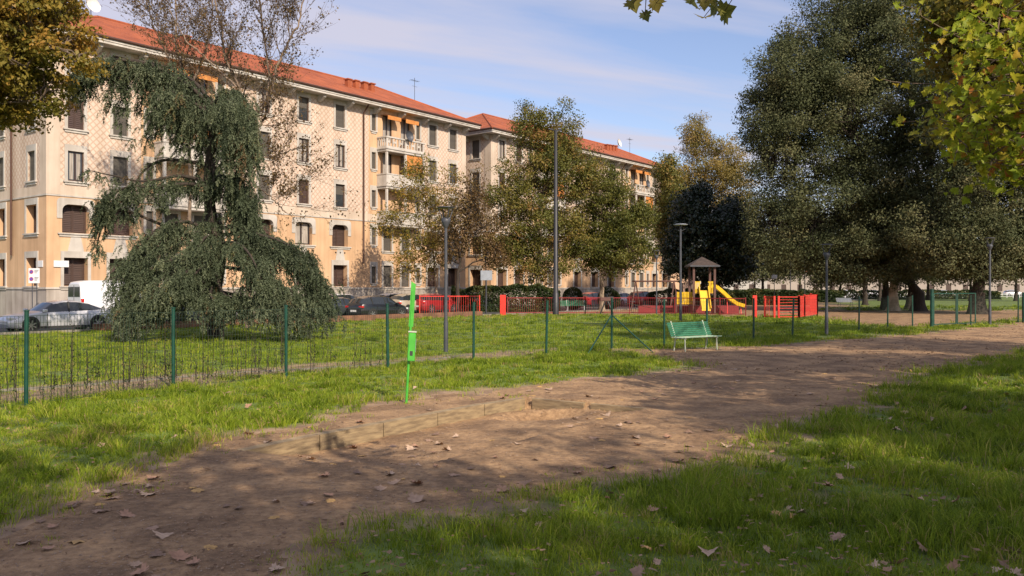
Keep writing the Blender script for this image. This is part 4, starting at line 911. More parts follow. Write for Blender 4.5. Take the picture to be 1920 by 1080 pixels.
    for (pts, d0, d1, ns, sc_) in limbs:
        lt = g.normal(0, .10)
        Q = path(pts, 40); tr.add(Q, .09, .015, 6)
        for k in range(ns):
            i = int(g.uniform(.10, 1)**.8*39); L = g.uniform(d0, d1)*g.uniform(.25, 1.0)**.8*(.65+.35*math.sin(i/39*math.pi)); p = Q[i]+g.normal(size=3)*sc_*np.array([.7, 1, .3]); p[2] = min(p[2], Q[i][2]+.10)
            tn = Q[min(i+1, 39)]-Q[max(i-1, 0)]; tn = tn/np.linalg.norm(tn)
            n = max(3, int(L/.085)); sw = g.normal(size=2)*.10; t = np.linspace(0, 1, n); out_ = tn[:2]*.7+p[:2]*.04; o_ = min(L, 1.3)*.42
            st_ = np.stack([p[0]+sw[0]*t*L+out_[0]*o_*np.sin(t*1.55), p[1]+sw[1]*t*L+out_[1]*o_*np.sin(t*1.55), p[2]-L*t**1.35], 1); st_ = st_[st_[:, 2] > .10]
            if len(st_) < 2: continue
            px = (st_[:, 0]+base[0])/(Yd+st_[:, 1])*F+960; py = 540-(st_[:, 2]-CAMH)/(Yd+st_[:, 1])*F
            st_ = st_[np.array([not (gap(a, b_) and g.uniform() < .9) for a, b_ in zip(px, py)])]
            if len(st_) < 2: continue
            # side fingers: feathery sprays arching outwards, tips hanging
            dm = np.gradient(st_, axis=0); dm /= (np.linalg.norm(dm, axis=1)[:, None]+1e-9); tone = lt+g.normal(.45, .15)+(.5 if g.uniform() < .025 else 0)
            nf = max(2, int(len(st_)*.62)); fi = g.integers(0, len(st_), nf); sd2 = g.normal(size=(nf, 3)); sd2[:, 2] = np.abs(sd2[:, 2])*.15; sd2 /= np.linalg.norm(sd2, axis=1)[:, None]; sd2 += np.array([*out_*.5, 0]); sd2[:, 1] -= .15
            fl = g.uniform(.28, .72, nf)*np.interp(fi/len(st_), [0, .4, 1], [1, 1, .6]); ns_ = 16; tt_ = np.linspace(0, 1, ns_)[None, :, None]
            FP = st_[fi][:, None]+(sd2*.62)[:, None]*fl[:, None, None]*tt_*(1-.25*tt_)+np.array([0, 0, -.75])*fl[:, None, None]*tt_**1.7
            FD = np.gradient(FP, axis=1); FD /= (np.linalg.norm(FD, axis=2)[..., None]+1e-9)
            for rep in range(2):
                nz = g.normal(size=FP.shape); DD = FD*.75+nz*.5; DD /= np.linalg.norm(DD, axis=2)[..., None]
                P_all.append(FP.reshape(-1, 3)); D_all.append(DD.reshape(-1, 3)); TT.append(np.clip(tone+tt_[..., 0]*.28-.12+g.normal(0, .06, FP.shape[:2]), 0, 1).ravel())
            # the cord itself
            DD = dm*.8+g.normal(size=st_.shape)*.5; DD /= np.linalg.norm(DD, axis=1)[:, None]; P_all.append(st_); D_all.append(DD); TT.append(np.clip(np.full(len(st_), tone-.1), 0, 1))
    P = np.concatenate(P_all); D = np.concatenate(D_all); TT = np.concatenate(TT); n = len(P)
    sdv = np.cross(D, g.normal(size=(n, 3))); sdv /= np.linalg.norm(sdv, axis=1)[:, None]; Ln = g.uniform(.06, .11, n)[:, None]; wdt = .012
    Vt = np.stack([P-sdv*wdt, P+D*Ln*.5+sdv*wdt*1.3, P+D*Ln, P+D*Ln*.4-sdv*wdt*1.5], 1).reshape(-1, 3)
    print('cedar shoots', n)
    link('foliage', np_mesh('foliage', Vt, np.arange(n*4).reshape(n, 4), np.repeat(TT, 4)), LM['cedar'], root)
    tr.build('trunk', M['bark_dark'], root)
cedar()

# ---- hedges and shrubs
def hedge(x, y, L, D, H, rz, label, n, leafm='hedge', name='hedge', round_=False, leaf=.12, seed=1):
    g = np.random.default_rng(seed); root = empty(name, (x, y, 0), rz, label, 'hedge' if name == 'hedge' else 'shrub')
    u = g.uniform(-1, 1, (n, 3)); 
    f = g.integers(0, 3, n); sgn = np.sign(g.normal(size=n)); dd = 1-np.abs(g.normal(0, .13, n))
    for k in range(3): u[f == k, k] = (sgn*dd)[f == k]
    if round_: u /= np.maximum(1, np.linalg.norm(u, axis=1)[:, None])
    P = u*np.array([L/2, D/2, H/2]); P[:, 2] += H/2; P[:, 2] += (vnoise(P[:, 0], P[:, 1], .9, seed)-.5)*.35*H*(P[:, 2]/H); P[:, 2] = np.maximum(P[:, 2], .05)
    tint = np.clip(vnoise(P[:, 0]*1.0, P[:, 2]+P[:, 1], .8, seed)*.9+g.normal(0, .15, n), 0, 1)
    V, Fc, T = leaf_quads(P, leaf, tint, 0, .6, g); link('foliage', np_mesh('foliage', V, Fc, T), LM[leafm], root)
    st = Tubes()
    for k in range(max(3, int(L*1.5))):
        a = np.array([g.uniform(-.42, .42)*L, g.uniform(-.3, .3)*D, 0]); st.add(curve_pts(a, a*.95+np.array([0, 0, H*.7]), 0, .06, 5, g), .04, .015, 4)
        for q in range(4): st.add(curve_pts(a+np.array([0, 0, H*.3]), a+np.array([g.normal()*.4, g.normal()*.25, H*g.uniform(.5, .8)]), 0, .05, 4, g), .02, .008, 3)
    st.build('stems', M['bark_dark'], root); return root
x, y = G(948, 585); hedge(x, y, 9.0, 1.5, 2.05, R(4), 'clipped dark green hedge behind the red railing, left of the tall mast', 30000, seed=2, leaf=.17)
x, y = XZ(1074, 78), 78; hedge(x, y, 1.9, 1.6, 1.9, 0, 'round shrub beside the tall mast with cars behind', 6000, name='shrub', round_=True, seed=3)
x, y = XZ(1142, 80), 80; hedge(x, y, 2.2, 1.8, 1.9, 0, 'round dark shrub beneath the darker green tree', 6000, name='shrub', round_=True, seed=4)
x, y = XZ(1245, 92), 92; hedge(x, y, 4.5, 2, 1.9, 0, 'dark shrub behind the swing frame', 9000, name='shrub', round_=True, seed=5, leaf=.16)
x, y = XZ(1400, 100), 100; hedge(x, y, 14, 2, 1.7, 0, 'long dark hedge behind the playground', 20000, seed=6, leaf=.26)
for i, (px, Yd, L_, lb) in enumerate(((1480, 118, 14, 'far clipped hedge right of the playground'), (1690, 150, 34, 'very long far hedge beyond the lawn at right'))):
    hedge(XZ(px, Yd), Yd, L_, 2, 1.5, 0, lb, 16000, seed=7+i, leaf=.36)
# young plants by the street seen between the cars (light twiggy shrubs)
x, y = XZ(684, 50.6), 50.6

# ---------------------------------------------------------------- grass (nobody could count it)
def TNn(x, y): return (x-FC[0])*U2[0]+(y-FC[1])*U2[1]
def grass():
    bands = [(5.2, 8.5, 3000, .0068, 1.0), (8.5, 12, 2100, .0085, 1.0), (12, 17, 1250, .011, 1.0), (17, 24, 760, .0125, .95), (24, 34, 480, .0145, .8), (34, 46, 250, .02, .7), (46, 66, 85, .033, .7), (66, 95, 14, .07, .8)]
    Vs = []; Ts = []; g = np.random.default_rng(91)
    for (y0, y1, den, wd, hs) in bands:
        xm0 = -.62*y1-1.2; xm1 = .62*y1+1.2; n = int((xm1-xm0)*(y1-y0)*den)
        nt_ = max(1, n//26); tx = g.uniform(xm0, xm1, nt_); ty = g.uniform(y0, y1, nt_); k = g.integers(0, nt_, n)
        tr_ = g.uniform(.018, .075, nt_)[k]*(1+y0/22); ox = g.normal(size=n)*tr_; oy = g.normal(size=n)*tr_; x = tx[k]+ox; y = ty[k]+oy; rad_ = np.stack([ox/tr_, oy/tr_], 1)
        keep = (np.abs(x) < .62*y+1.4); x, y, k, rad_ = x[keep], y[keep], k[keep], rad_[keep]
        bb = bare(x, y); wn = worn(x, y); hmap = fbm(x, y, .75, 61)
        dens = np.where(bb < 0, .05+.95*(1-wn)**1.3, (bb < .6)*.16*ss(.52, .66, fbm(x, y, .45, 33)))
        edge = np.exp(-((bb+.18)/.22)**2); dens = np.clip(dens+edge*.55*ss(.4, .6, fbm(x, y, .7, 34)), 0, 1)
        if y0 >= 24: dens = dens*(TNn(x, y) > 17.7)
        keep = g.uniform(size=len(x)) < dens
        x, y, k, hmap, bb, edge, rad_ = x[keep], y[keep], k[keep], hmap[keep], bb[keep], edge[keep], rad_[keep]; n = len(x)
        z = height(x, y)
        th = np.random.default_rng(3).uniform(.3, 1.7, nt_)[k]; h = (.038+.10*ss(.30, .68, hmap))*th*g.uniform(.5, 1.3, n)*hs*np.where(bb > 0, .5, 1)*(1+.25*edge)
        h *= np.where(x < .2*y, .82, 1.05)*(1+.25*(y0 > 20)+.3*(y0 > 34))
        a = g.uniform(0, 2*math.pi, n); ln = np.random.default_rng(8).normal(size=(nt_, 2))[k]*.25+g.normal(size=(n, 2))*.28+rad_*.42
        dx = np.cos(a)*wd/2*g.uniform(.7, 1.3, n); dy = np.sin(a)*wd/2
        B0 = np.stack([x-dx, y-dy, z-.01], 1); B1 = np.stack([x+dx, y+dy, z-.01], 1)
        mx_ = x+ln[:, 0]*h*.35; my_ = y+ln[:, 1]*h*.35; zm = z+h*.6
        M0 = np.stack([mx_-dx*.8, my_-dy*.8, zm], 1); M1 = np.stack([mx_+dx*.8, my_+dy*.8, zm], 1)
        Tp = np.stack([x+ln[:, 0]*h*1.0, y+ln[:, 1]*h*1.0, z+h*(1-.25*np.abs(ln).sum(1).clip(0, 1.5)*.5)], 1)
        Vs.append(np.stack([B0, B1, M1, M0, Tp], 1).reshape(-1, 3))
        tone = np.random.default_rng(5).normal(0, .20, nt_)[k]+.19+.40*fbm(x, y, 1.2, 71)+.34*(fbm(x, y, .33, 72)-.35)+g.normal(0, .09, n)+np.where(g.uniform(size=n) < np.where(y < 15, .08, .035), .45, 0)+.22*(1-np.clip(-bb/.5, 0, 1))-.07*(x > .2*y)-.04*(y > 20)
        Ts.append(np.repeat(np.clip(tone, 0, 1), 5))
    V = np.concatenate(Vs); T = np.concatenate(Ts); n = len(V)//5; i = np.arange(n)[:, None]*5
    Fc = np.concatenate([i+np.array([0, 1, 2]), i+np.array([0, 2, 3]), i+np.array([3, 2, 4])], 0)
    print('blades', n)
    o = link('grass', np_mesh('grass', V, Fc, T), LM['grass']); tag(o, 'lush uneven green grass on both sides of the track', 'grass', kind='stuff')
grass()

# ---------------------------------------------------------------- fallen leaves
def fallen():
    g = np.random.default_rng(123); meshes = []
    for v in range(6):
        LV, LF = lobed_leaf([.35, -.3, .55, .25, -.45, .5][v], v); me = np_mesh('fallen_leaf', LV*np.array([1, 1, .9]), LF, smooth=False)
        c = [(.45,.30,.20), (.37,.235,.155), (.55,.39,.27), (.25,.155,.10), (.56,.34,.12), (.42,.24,.15)][v]
        me.materials.append(mat('dry_leaf_%s' % 'abcdef'[v], c, .75, tuple(q*.7 for q in c), 4)); meshes.append(me)
    n = 0; tries = 0
    CW = ['light brown', 'brown', 'pale tan', 'dark brown', 'golden', 'reddish brown']
    while n < 290 and tries < 9000:
        tries += 1; y = 5.6+g.uniform()**1.6*17; x = g.uniform(-.62, .62)*y; b_ = float(bare(np.array([x]), np.array([y]))[0])
        if b_ > 0:
            if g.uniform() > (.75 if fbm(np.array([x]), np.array([y]), 1.2, 77)[0] > .5 else .25): continue
        else:
            if x < .1*y and y < 25 and g.uniform() > .10: continue
            if g.uniform() > .32: continue
        me = meshes[int(g.integers(0, 6))]; o = bpy.data.objects.new('fallen_leaf', me); col.objects.link(o)
        s = g.uniform(.08, .185); z = float(height(np.array([x]), np.array([y]))[0])
        s = s if b_ > 0 else s*.8; o.location = (x, y, z+(.014 if b_ > 0 else .06)); o.scale = (s, s, s*g.uniform(.6, 1.3)); o.rotation_euler = (g.normal()*(.14 if b_ > 0 else .45), g.normal()*(.14 if b_ > 0 else .4), g.uniform(0, 6.28))
        vi = meshes.index(me); sz = 'large' if s > .15 else 'small' if s < .11 else 'middling'
        pp = (x-A_[0])*eP[0]+(y-A_[1])*eP[1]; qq = (x-A_[0])*eQ[0]+(y-A_[1])*eQ[1]
        if b_ > 0:
            zn = 'in the pit' if (0 < pp < LP and 0 < qq < LQ) else 'on the near left track' if x < -.12*y else 'on the near middle track' if y < 10 else 'on the track past the pit' if y < 16 else 'on the far track'
            tag(o, '%s %s leaf lying %s' % (sz, CW[vi], zn), 'leaf', '%s %s fallen leaves %s' % (sz, CW[vi], zn))
        else:
            zn = 'in the left grass strip' if x < .1*y and y > 7 else 'in the nearest grass' if y < 8.5 else 'in the grass at right' if x > .42*y else 'in the middle grass'
            tag(o, '%s %s leaf caught %s' % (sz, CW[vi], zn), 'leaf', '%s %s fallen leaves %s' % (sz, CW[vi], zn))
        n += 1
    gr = {}
    for o in col.objects:
        if o.name.startswith('fallen_leaf'): gr.setdefault(o['label'], []).append(o)
    OW = ['', 'second', 'third', 'fourth', 'fifth', 'sixth', 'seventh', 'eighth']; NW = ['', 'one', 'two', 'three', 'four', 'five', 'six', 'seven', 'eight', 'nine']
    for lb, os_ in gr.items():
        if len(os_) == 1: 
            continue
        os_.sort(key=lambda q: q.location.x/q.location.y)
        for i, q in enumerate(os_): q['label'] = lb+(', leftmost of %s alike' % NW[len(os_)] if i == 0 else ', rightmost of %s alike' % NW[len(os_)] if i == len(os_)-1 else ', %s from left of %s' % (OW[i], NW[len(os_)]))
    # the crumbs and far leaves nobody could count
    N_ = 26000; y = 5.3+g.uniform(size=N_)**1.5*44; x = g.uniform(-.62, .62, N_)*y; b_ = bare(x, y); k = (b_ > -.15) & (g.uniform(size=N_) < .25+.75*(fbm(x, y, 1.1, 78) > .5)); x, y = x[k], y[k]
    z = height(x, y)+.006; C = np.stack([x, y, z], 1); sz = np.where(y < 20, g.uniform(.012, .075, len(x))*g.uniform(.4, 1, len(x)), g.uniform(.06, .15, len(x))); xg = g.uniform(-.6, .62, 3600); yg = 5.5+g.uniform(size=3600)**1.3*14; xg = xg*yg; kk = bare(xg, yg) < -.2; xg, yg = xg[kk], yg[kk]; C = np.concatenate([C, np.stack([xg, yg, height(xg, yg)+.06], 1)]); sz = np.concatenate([sz, g.uniform(.03, .09, len(xg))]); x = C[:, 0]
    V, Fc, T = leaf_quads(np.zeros((len(x), 3)), 1.0, g.uniform(0, 1, len(x)), 0, .6, g); V = V.reshape(-1, 4, 3)*np.array([1, 1, .25])*sz[:, None, None]+C[:, None]; V[..., 2] += sz[:, None]*.10
    o = link('leaf_litter', np_mesh('leaf_litter', V.reshape(-1, 3), Fc, T), LM['litter']); tag(o, 'small crumbs of dry leaves scattered over the bare earth', 'leaf litter', kind='stuff')
    # pebbles
    N_ = 9000; y = 5.5+g.uniform(size=N_)**1.7*20; x = g.uniform(-.62, .62, N_)*y; k = bare(x, y) > .05; x, y = x[k], y[k]; z = height(x, y)
    r = g.uniform(.003, .011, len(x))*(1+y/22); oct_ = np.array([(1,0,0),(0,1,0),(-1,0,0),(0,-1,0),(0,0,.7),(0,0,-.7)]); V = (oct_[None]*r[:, None, None]*g.uniform(.6, 1.3, (len(x), 6, 1)))+np.stack([x, y, z+r*.3], 1)[:, None]
    ft = np.array([(0,1,4),(1,2,4),(2,3,4),(3,0,4)]); Fc = (ft[None]+(np.arange(len(x))*6)[:, None, None]).reshape(-1, 3)
    o = link('gravel', np_mesh('gravel', V.reshape(-1, 3), Fc), mat('grit', (.36,.26,.18), .9, (.22,.15,.10), 2)); tag(o, 'fine grit on the beaten earth', 'gravel', kind='stuff')
fallen()

# ---------------------------------------------------------------- sandpit timber edging
def timber():
    root = empty('timber_edging', (float(A_[0]), float(A_[1]), 0), 0, 'weathered wooden boards edging the sunken rectangular pit', 'timber edging'); n = 5; g = random.Random(3)
    for i in range(n):
        a = A_+eP*(LP*i/n+.01)-eQ*.08; b_ = A_+eP*(LP*(i+1)/n-.01)-eQ*.08
        za, zb = (float(height(np.array([p[0]-eQ[0]*.14]), np.array([p[1]-eQ[1]*.14]))[0]) for p in (a, b_)); m = MB()
        m.obox((a[0]-A_[0], a[1]-A_[1], za-.155+g.uniform(-.006, .006)), (b_[0]-A_[0], b_[1]-A_[1], zb-.155+g.uniform(-.006, .006)), .16, .33); m.build('board', M['timber'], root)
    for i in range(2):
        a = B_+eQ*(LQ*i/2+.12)+eP*.10-A_; b_ = B_+eQ*(LQ*(i+1)/2-.02)+eP*.10-A_; m = MB(); m.obox((a[0], a[1], -.145), (b_[0], b_[1], -.145), .12, .26); m.build('board', M['timber'], root)
timber()

# ---------------------------------------------------------------- green mesh fence
def post_mesh(h=1.6, r=.036):
    m = MB(); m.tube([(0, 0, -.2), (0, 0, h)], r, 10); m.tube([(0, 0, h), (0, 0, h+.02)], r*1.25, 10); return m
def fence():
    root = empty('mesh_fence', (0, 20, 0), 0, 'green welded wire fence on round green posts crossing the lawn', 'fence'); g = random.Random(8)
    pm = None; H = 1.58
    for i, (x, y) in enumerate(POSTS):
        z = float(height(np.array([x]), np.array([y]))[0])
        if i in (16, 18): continue
        if pm is None: o = post_mesh().build('post', M['green_paint'], root); pm = o
        else: o = pm.copy(); col.objects.link(o)
        o.location = (x, y-20, z); o.rotation_euler = (g.gauss(0, .012), g.gauss(0, .012), 0)
    for i in range(len(POSTS)-1):
        if i in (15, 16, 17, 18): continue
        (x0, y0), (x1, y1) = POSTS[i], POSTS[i+1]; L = math.hypot(x1-x0, y1-y0); n = int(L/(.062 if i < 5 else .1)); V = []; Fc = []; w_ = .0046 if i < 3 else .0034 if i < 7 else .0036
        dx, dy = (x1-x0)/L, (y1-y0)/L
        m = MB()
        def wire(a, b_, t):
            m.obox(a, b_, t, t)
        za = float(height(np.array([x0]), np.array([y0]))[0]); zb = float(height(np.array([x1]), np.array([y1]))[0]); gz = lambda f: za+(zb-za)*f
        for k in range(1, n):
            f = k/n; wire((x0+(x1-x0)*f, y0+(y1-y0)*f-20, gz(f)+.03), (x0+(x1-x0)*f, y0+(y1-y0)*f-20, gz(f)+H-.06), w_)
        for q in range(13):
            zq = .04+q*(H-.1)/12; seg = 8; sag = .012*math.sin(q)
            for k in range(seg):
                f0, f1 = k/seg, (k+1)/seg; wire((x0+(x1-x0)*f0, y0+(y1-y0)*f0-20, gz(f0)+zq-sag*math.sin(f0*3.14)), (x0+(x1-x0)*f1, y0+(y1-y0)*f1-20, gz(f1)+zq-sag*math.sin(f1*3.14)), w_*(.8 if 0 < q < 12 else 1.6))
        m.build('wire_panel', M['wire'], root)
        if i < 4:      # dry climbing weed woven in the wires
            C = []; gg = np.random.default_rng(300+i); tb = Tubes()
            for k in range([40, 60, 40, 18][i]):
                f = gg.uniform(.02, .98); zt = gg.uniform(.35, 1.5); zb_ = gg.uniform(0, .4); p = np.array([x0+(x1-x0)*f, y0+(y1-y0)*f-20]); P = []
                for q in range(10):
                    t = q/9; P.append((p[0]+gg.normal()*.012, p[1]+gg.normal()*.012, gz(f)+zb_+(zt-zb_)*t)); 
                tb.add(np.array(P), .008, .003, 3)
                for q in range(14): pp = P[gg.integers(0, 10)]; C.append(np.array(pp)+gg.normal(size=3)*.025)
            C = np.array(C); V, Fc, T = leaf_quads(C, .042, gg.uniform(0, .5, len(C)), 0, .6, gg); vn = link('dry_vine', np_mesh('dry_vine', V, Fc, T), LM['hedge'], root)
            tb.build('vine_stems', M['bark_dark'], vn)
    # braces at the bend post
    x, y = POSTS[7]
    for (bx, by) in ((x-1.0, y-1.6), (x+1.1, y-.9)):
        m = MB(); m.tube([(x, y-20, 1.15), (bx+.1, by-20+.1, .0)], .022, 8); m.build('brace', M['green_paint'], root)
    x, y = POSTS[8]; m = MB(); m.tube([(x, y-20, 1.25), (x-1.3, y-20-.2, 1.5)], .006, 5); m.build('tension_wire', M['wire'], root)
    # gate
    (x0, y0), (x1, y1) = POSTS[15], (23.6, 44.9)
    gt = MB(); gt.tube([(21.3, 43.3-20, -.1), (21.3, 43.3-20, 1.95)], .085, 10); gt.tube([(29.5, 49.2-20, -.1), (29.5, 49.2-20, 1.75)], .09, 10); gt.build('gate_post', M['green_paint'], root)
    def leaf_gate(ax, ay, bx, by):
        m = MB(); a = Vector((ax, ay-20, 0)); b_ = Vector((bx, by-20, 0)); up = Vector((0, 0, 1))
        for z in (.15, 1.72): m.obox(a+up*z, b_+up*z, .045, .045)
        for f in (0, 1): p = a.lerp(b_, f); m.obox(p+up*.15, p+up*1.72, .05, .05)
        gg = m.build('gate', M['green_paint'], root); m = MB()
        for k in range(1, 18): p = a.lerp(b_, k/18); m.obox(p+up*.17, p+up*1.7, .006, .006)
        for k in range(1, 10): m.obox(a+up*(.15+.157*k), b_+up*(.15+.157*k), .005, .005)
        m.build('gate_mesh', M['wire'], gg)
    leaf_gate(21.45, 43.4, 23.1, 44.4); leaf_gate(23.2, 44.45, 24.6, 45.3)
    m = MB()
    for (a, b_) in (((24.7, 45.35), (26.9, 47.8)), ((26.9, 47.8), (29.3, 49.4))):
        for k in range(24): f = k/24; m.obox((a[0]+(b_[0]-a[0])*f, a[1]+(b_[1]-a[1])*f-20, .05), (a[0]+(b_[0]-a[0])*f, a[1]+(b_[1]-a[1])*f-20, 1.55), .004, .004)
        for q in range(11): m.obox((a[0], a[1]-20, .05+.15*q), (b_[0], b_[1]-20, .05+.15*q), .004, .004)
    m.build('wire_panel', M['wire'], root)
fence()
def kerb_line():
    pts = [G(*p) for p in [(-180, 752), (0, 734), (150, 724), (300, 713), (430, 703), (560, 695), (700, 684), (800, 675), (880, 667)]]
    m = MB()
    for i in range(len(pts)-1):
        a, b_ = pts[i], pts[i+1]; za, zb = (float(height(np.array([p[0]]), np.array([p[1]]))[0]) for p in (a, b_)); m.obox((*a, za-.01), (*b_, zb-.01), .09, .09)
    tag(m.build('kerb', M['kerbstone']), 'thin pale concrete kerb in the lawn behind the green fence', kind='structure')
kerb_line()
def low_wall():
    m = MB(); g = random.Random(2); n = 46; t0, t1 = -5.6, 22.2; prev = None
    for i in range(n):
        ta = t0+(t1-t0)*i/n; tb_ = t0+(t1-t0)*(i+1)/n; h = .34
        a = TN(ta+.004, 17.62); b_ = TN(tb_-.004, 17.62); m.obox((*a, h/2-.03), (*b_, h/2-.03), .26, h+.06)
    tag(m.build('low_brick_wall', M['brickwall']), 'low reddish brown brick wall between the lawn and the parked cars', 'wall')
low_wall()

# ---------------------------------------------------------------- dispenser pole, bench
def dispenser():
    x, y = G(762, 754); root = empty('dog_bag_dispenser', (x, y, 0), R(10), 'bright lime green leaning pole with a box, on the grass edge by the pit', 'dispenser'); root.rotation_euler = (R(-2.0), R(3.2), R(8))
    m = MB(); m.tube([(0, 0, -.2), (0, 0, 1.0), (0, 0, 1.95)], .023, 10); m.build('pole', M['lime_paint'], root)
    m = MB(); m.add([(-.035, -.012, 1.32), (.045, -.012, 1.32), (.05, -.012, 2.07), (-.03, -.012, 2.12), (-.035, .012, 1.32), (.045, .012, 1.32), (.05, .012, 2.07), (-.03, .012, 2.12)], [(0,1,2,3),(7,6,5,4),(0,4,5,1),(1,5,6,2),(2,6,7,3),(3,7,4,0)]); m.build('sign_blade', M['lime_paint'], root)
    m = MB(); m.box(-.03, .10, -.11, -.03, .72, 1.22, .012); bx = m.build('box', M['lime_paint'], root)
    m = MB(); m.box(-.037, .107, -.117, -.028, 1.225, 1.25); m.build('lid', M['bench_leg'], bx)
    m = MB(); m.box(.01, .06, -.116, -.111, .82, .90); m.build('slot', M['iron'], bx)
    m = MB(); m.box(.102, .107, -.10, -.04, .88, 1.12); m.build('label_sheet', M['sign_grey'], bx)
dispenser()
def bench(name, loc, rz, label, col_, leg, L=1.9, cat='bench', seatm=None):
    root = empty(name, (*loc, 0), rz, label, cat, 'benches')
    # long axis x, facing -y
    bk = MB()
    for i in range(7):
        z = .50+i*.062; y = .20+.028*i; bk.obox((-L/2, y, z), (L/2, y, z), .022, .048, (0, -.42, 1))
    bk.build('backrest', col_, root)
    s = MB()
    for i in range(6): y = -.26+i*.078; s.box(-L/2, L/2, y, y+.058, .425+.01*abs(i-2.5)*.4, .45+.01*abs(i-2.5)*.4, .006)
    s.build('seat', seatm or col_, root)
    for sx in (-1, 1):
        x = sx*L*.39; m = MB(); m.tube([(x, -.22, 0), (x, -.20, .42)], .022, 8); m.build('leg', leg, root)
        m = MB(); m.tube([(x, .26, 0), (x, .19, .42), (x, .40, .94)], .022, 8); m.build('leg', leg, root)
        m = MB(); m.obox((x, -.25, .41), (x, .21, .41), .03, .03); m.build('bracket', leg, root)
    return root
bx, by = G(1300, 658); bench('park_bench', (bx+.12, by+.15), R(36), 'green slatted bench standing by the fence at the edge of the track', M['bench_green'], M['bench_leg'], 1.9, seatm=M['bench_seat'])
for (px, py, rz, lb) in ((1048, 583, 8, 'pale green bench just right of the tall mast, inside the railing'), (1080, 582, -5, 'second far bench from the tall mast, inside the railing'), (1128, 580, -5, 'dark far bench under the darker green tree, farther right inside the railing'), (1585, 574, 12, 'far grey bench on the leafy ground right of the red enclosure')):
    x, y = G(px, py); bench('park_bench', (x, y), R(rz), lb, M['bench_green'] if px < 1100 else M['sign_grey'], M['sign_white'] if px < 1100 else M['iron'], 1.9)

# ---------------------------------------------------------------- playground
def red_panel(name, a, b_, h, label, cols, bars=.11, posts=True, group='red playground railings', mt='red_paint', rails=None, broad=False):
    cx_, cy_ = (a[0]+b_[0])/2, (a[1]+b_[1])/2; root = empty(name, (cx_, cy_, 0), math.atan2(b_[1]-a[1], b_[0]-a[0]), label, 'railing', group); L = math.hypot(b_[0]-a[0], b_[1]-a[1])
    for sx in (-1, 1):
        m = MB(); m.box(sx*L/2-.035, sx*L/2+.035, -.035, .035, -.1, h+.05); m.build('post', M[mt], root)
    m = MB(); m.box(-L/2+.05, L/2-.05, -.02, .02, h-.06, h); m.box(-L/2+.05, L/2-.05, -.02, .02, .1, .16); m.build('rail', M[mt], root)
    m = MB()
    if rails:
        for i in range(1, rails): z = .13+(h-.16)*i/rails; m.box(-L/2+.05, L/2-.05, -.012, .012, z-.014, z+.014)
        m.build('bars', M[mt], root)
    else:
        n_ = max(2, int(L/bars))
        for i in range(1, n_): x = -L/2+L*i/n_; m.box(x-.008, x+.008, -.008, .008, .16, h-.06)
        m.build('bars', M[mt], root)
    return root
P0 = G(787, 591); P1 = G(843, 590.5); P2 = G(899, 590)
red_panel('railing', P0, P1, 1.42, 'tall red railing panel with the small plane trunk in front', 1, rails=None, bars=.17)
red_panel('railing', P1, P2, 1.42, 'tall red railing panel in front of the hedge end', 1, bars=.17)
segs = [(952, 589.5), (1022, 589), (1097, 589), (1180, 589), (1265, 590), (1350, 592), (1398, 592.5)]
desc = ['in front of the clipped hedge', 'behind the tall mast and green bench', 'in front of the far benches', 'beneath the swing frame', 'in front of the yellow picket panel', 'at the foot of the yellow slide']
for i in range(6): red_panel('railing', G(*segs[i]), G(*segs[i+1]), 1.28, 'dull red bar railing '+desc[i], 1, bars=.16, mt='dull_red' if i not in (4,) else 'dull_red')
for (px, py, lb, wd) in ((943, 592, 'thick bright red post left of the tall mast', 11), (1415, 595.5, 'thick bright red post left of the red gate enclosure', 8)):
    x, y = G(px, py); m = MB(); w_ = wd/F*y/2; m.box(-w_, w_, -.06, .06, -.1, 1.5, .015); o = m.build('gate_post', M['red_paint'], None, (x, y, 0)); tag(o, lb, 'post')
def enclosure():
    pts = [G(1434, 597), G(1452, 598), G(1460, 598), G(1498, 598), G(1508, 596), G(1532, 592), G(1520, 586)]
    root = empty('gate_enclosure', (*pts[2], 0), 0, 'bright red staggered gate enclosure with horizontal bars at the playground entrance', 'gate'); o_ = pts[2]
    def panel(a, b_, h, horiz, nm):
        a = Vector((a[0]-o_[0], a[1]-o_[1], 0)); b_ = Vector((b_[0]-o_[0], b_[1]-o_[1], 0)); m = MB(); up = Vector((0, 0, 1)); L = (b_-a).length
        for p in (a, b_): m.obox(p-up*.1, p+up*(h+.06), .11, .11)
        m.obox(a+up*h, b_+up*h, .05, .05); m.obox(a+up*.14, b_+up*.14, .05, .05)
        if horiz:
            for i in range(1, 7): m.obox(a+up*(.14+(h-.14)*i/7), b_+up*(.14+(h-.14)*i/7), .03, .03)
        else:
            n_ = int(L/.16)
            for i in range(1, n_): p = a.lerp(b_, i/n_); m.obox(p+up*.14, p+up*h, .016, .016)
        m.build(nm, M['red_paint'], root)
    panel(pts[0], pts[1], 1.42, False, 'side_panel'); panel(pts[2], pts[3], 1.42, True, 'gate'); panel(pts[3], pts[4], 1.45, False, 'side_panel')
    panel(pts[4], pts[5], 1.5, False, 'side_panel'); panel(pts[5], pts[6], 1.5, False, 'side_panel')
enclosure()
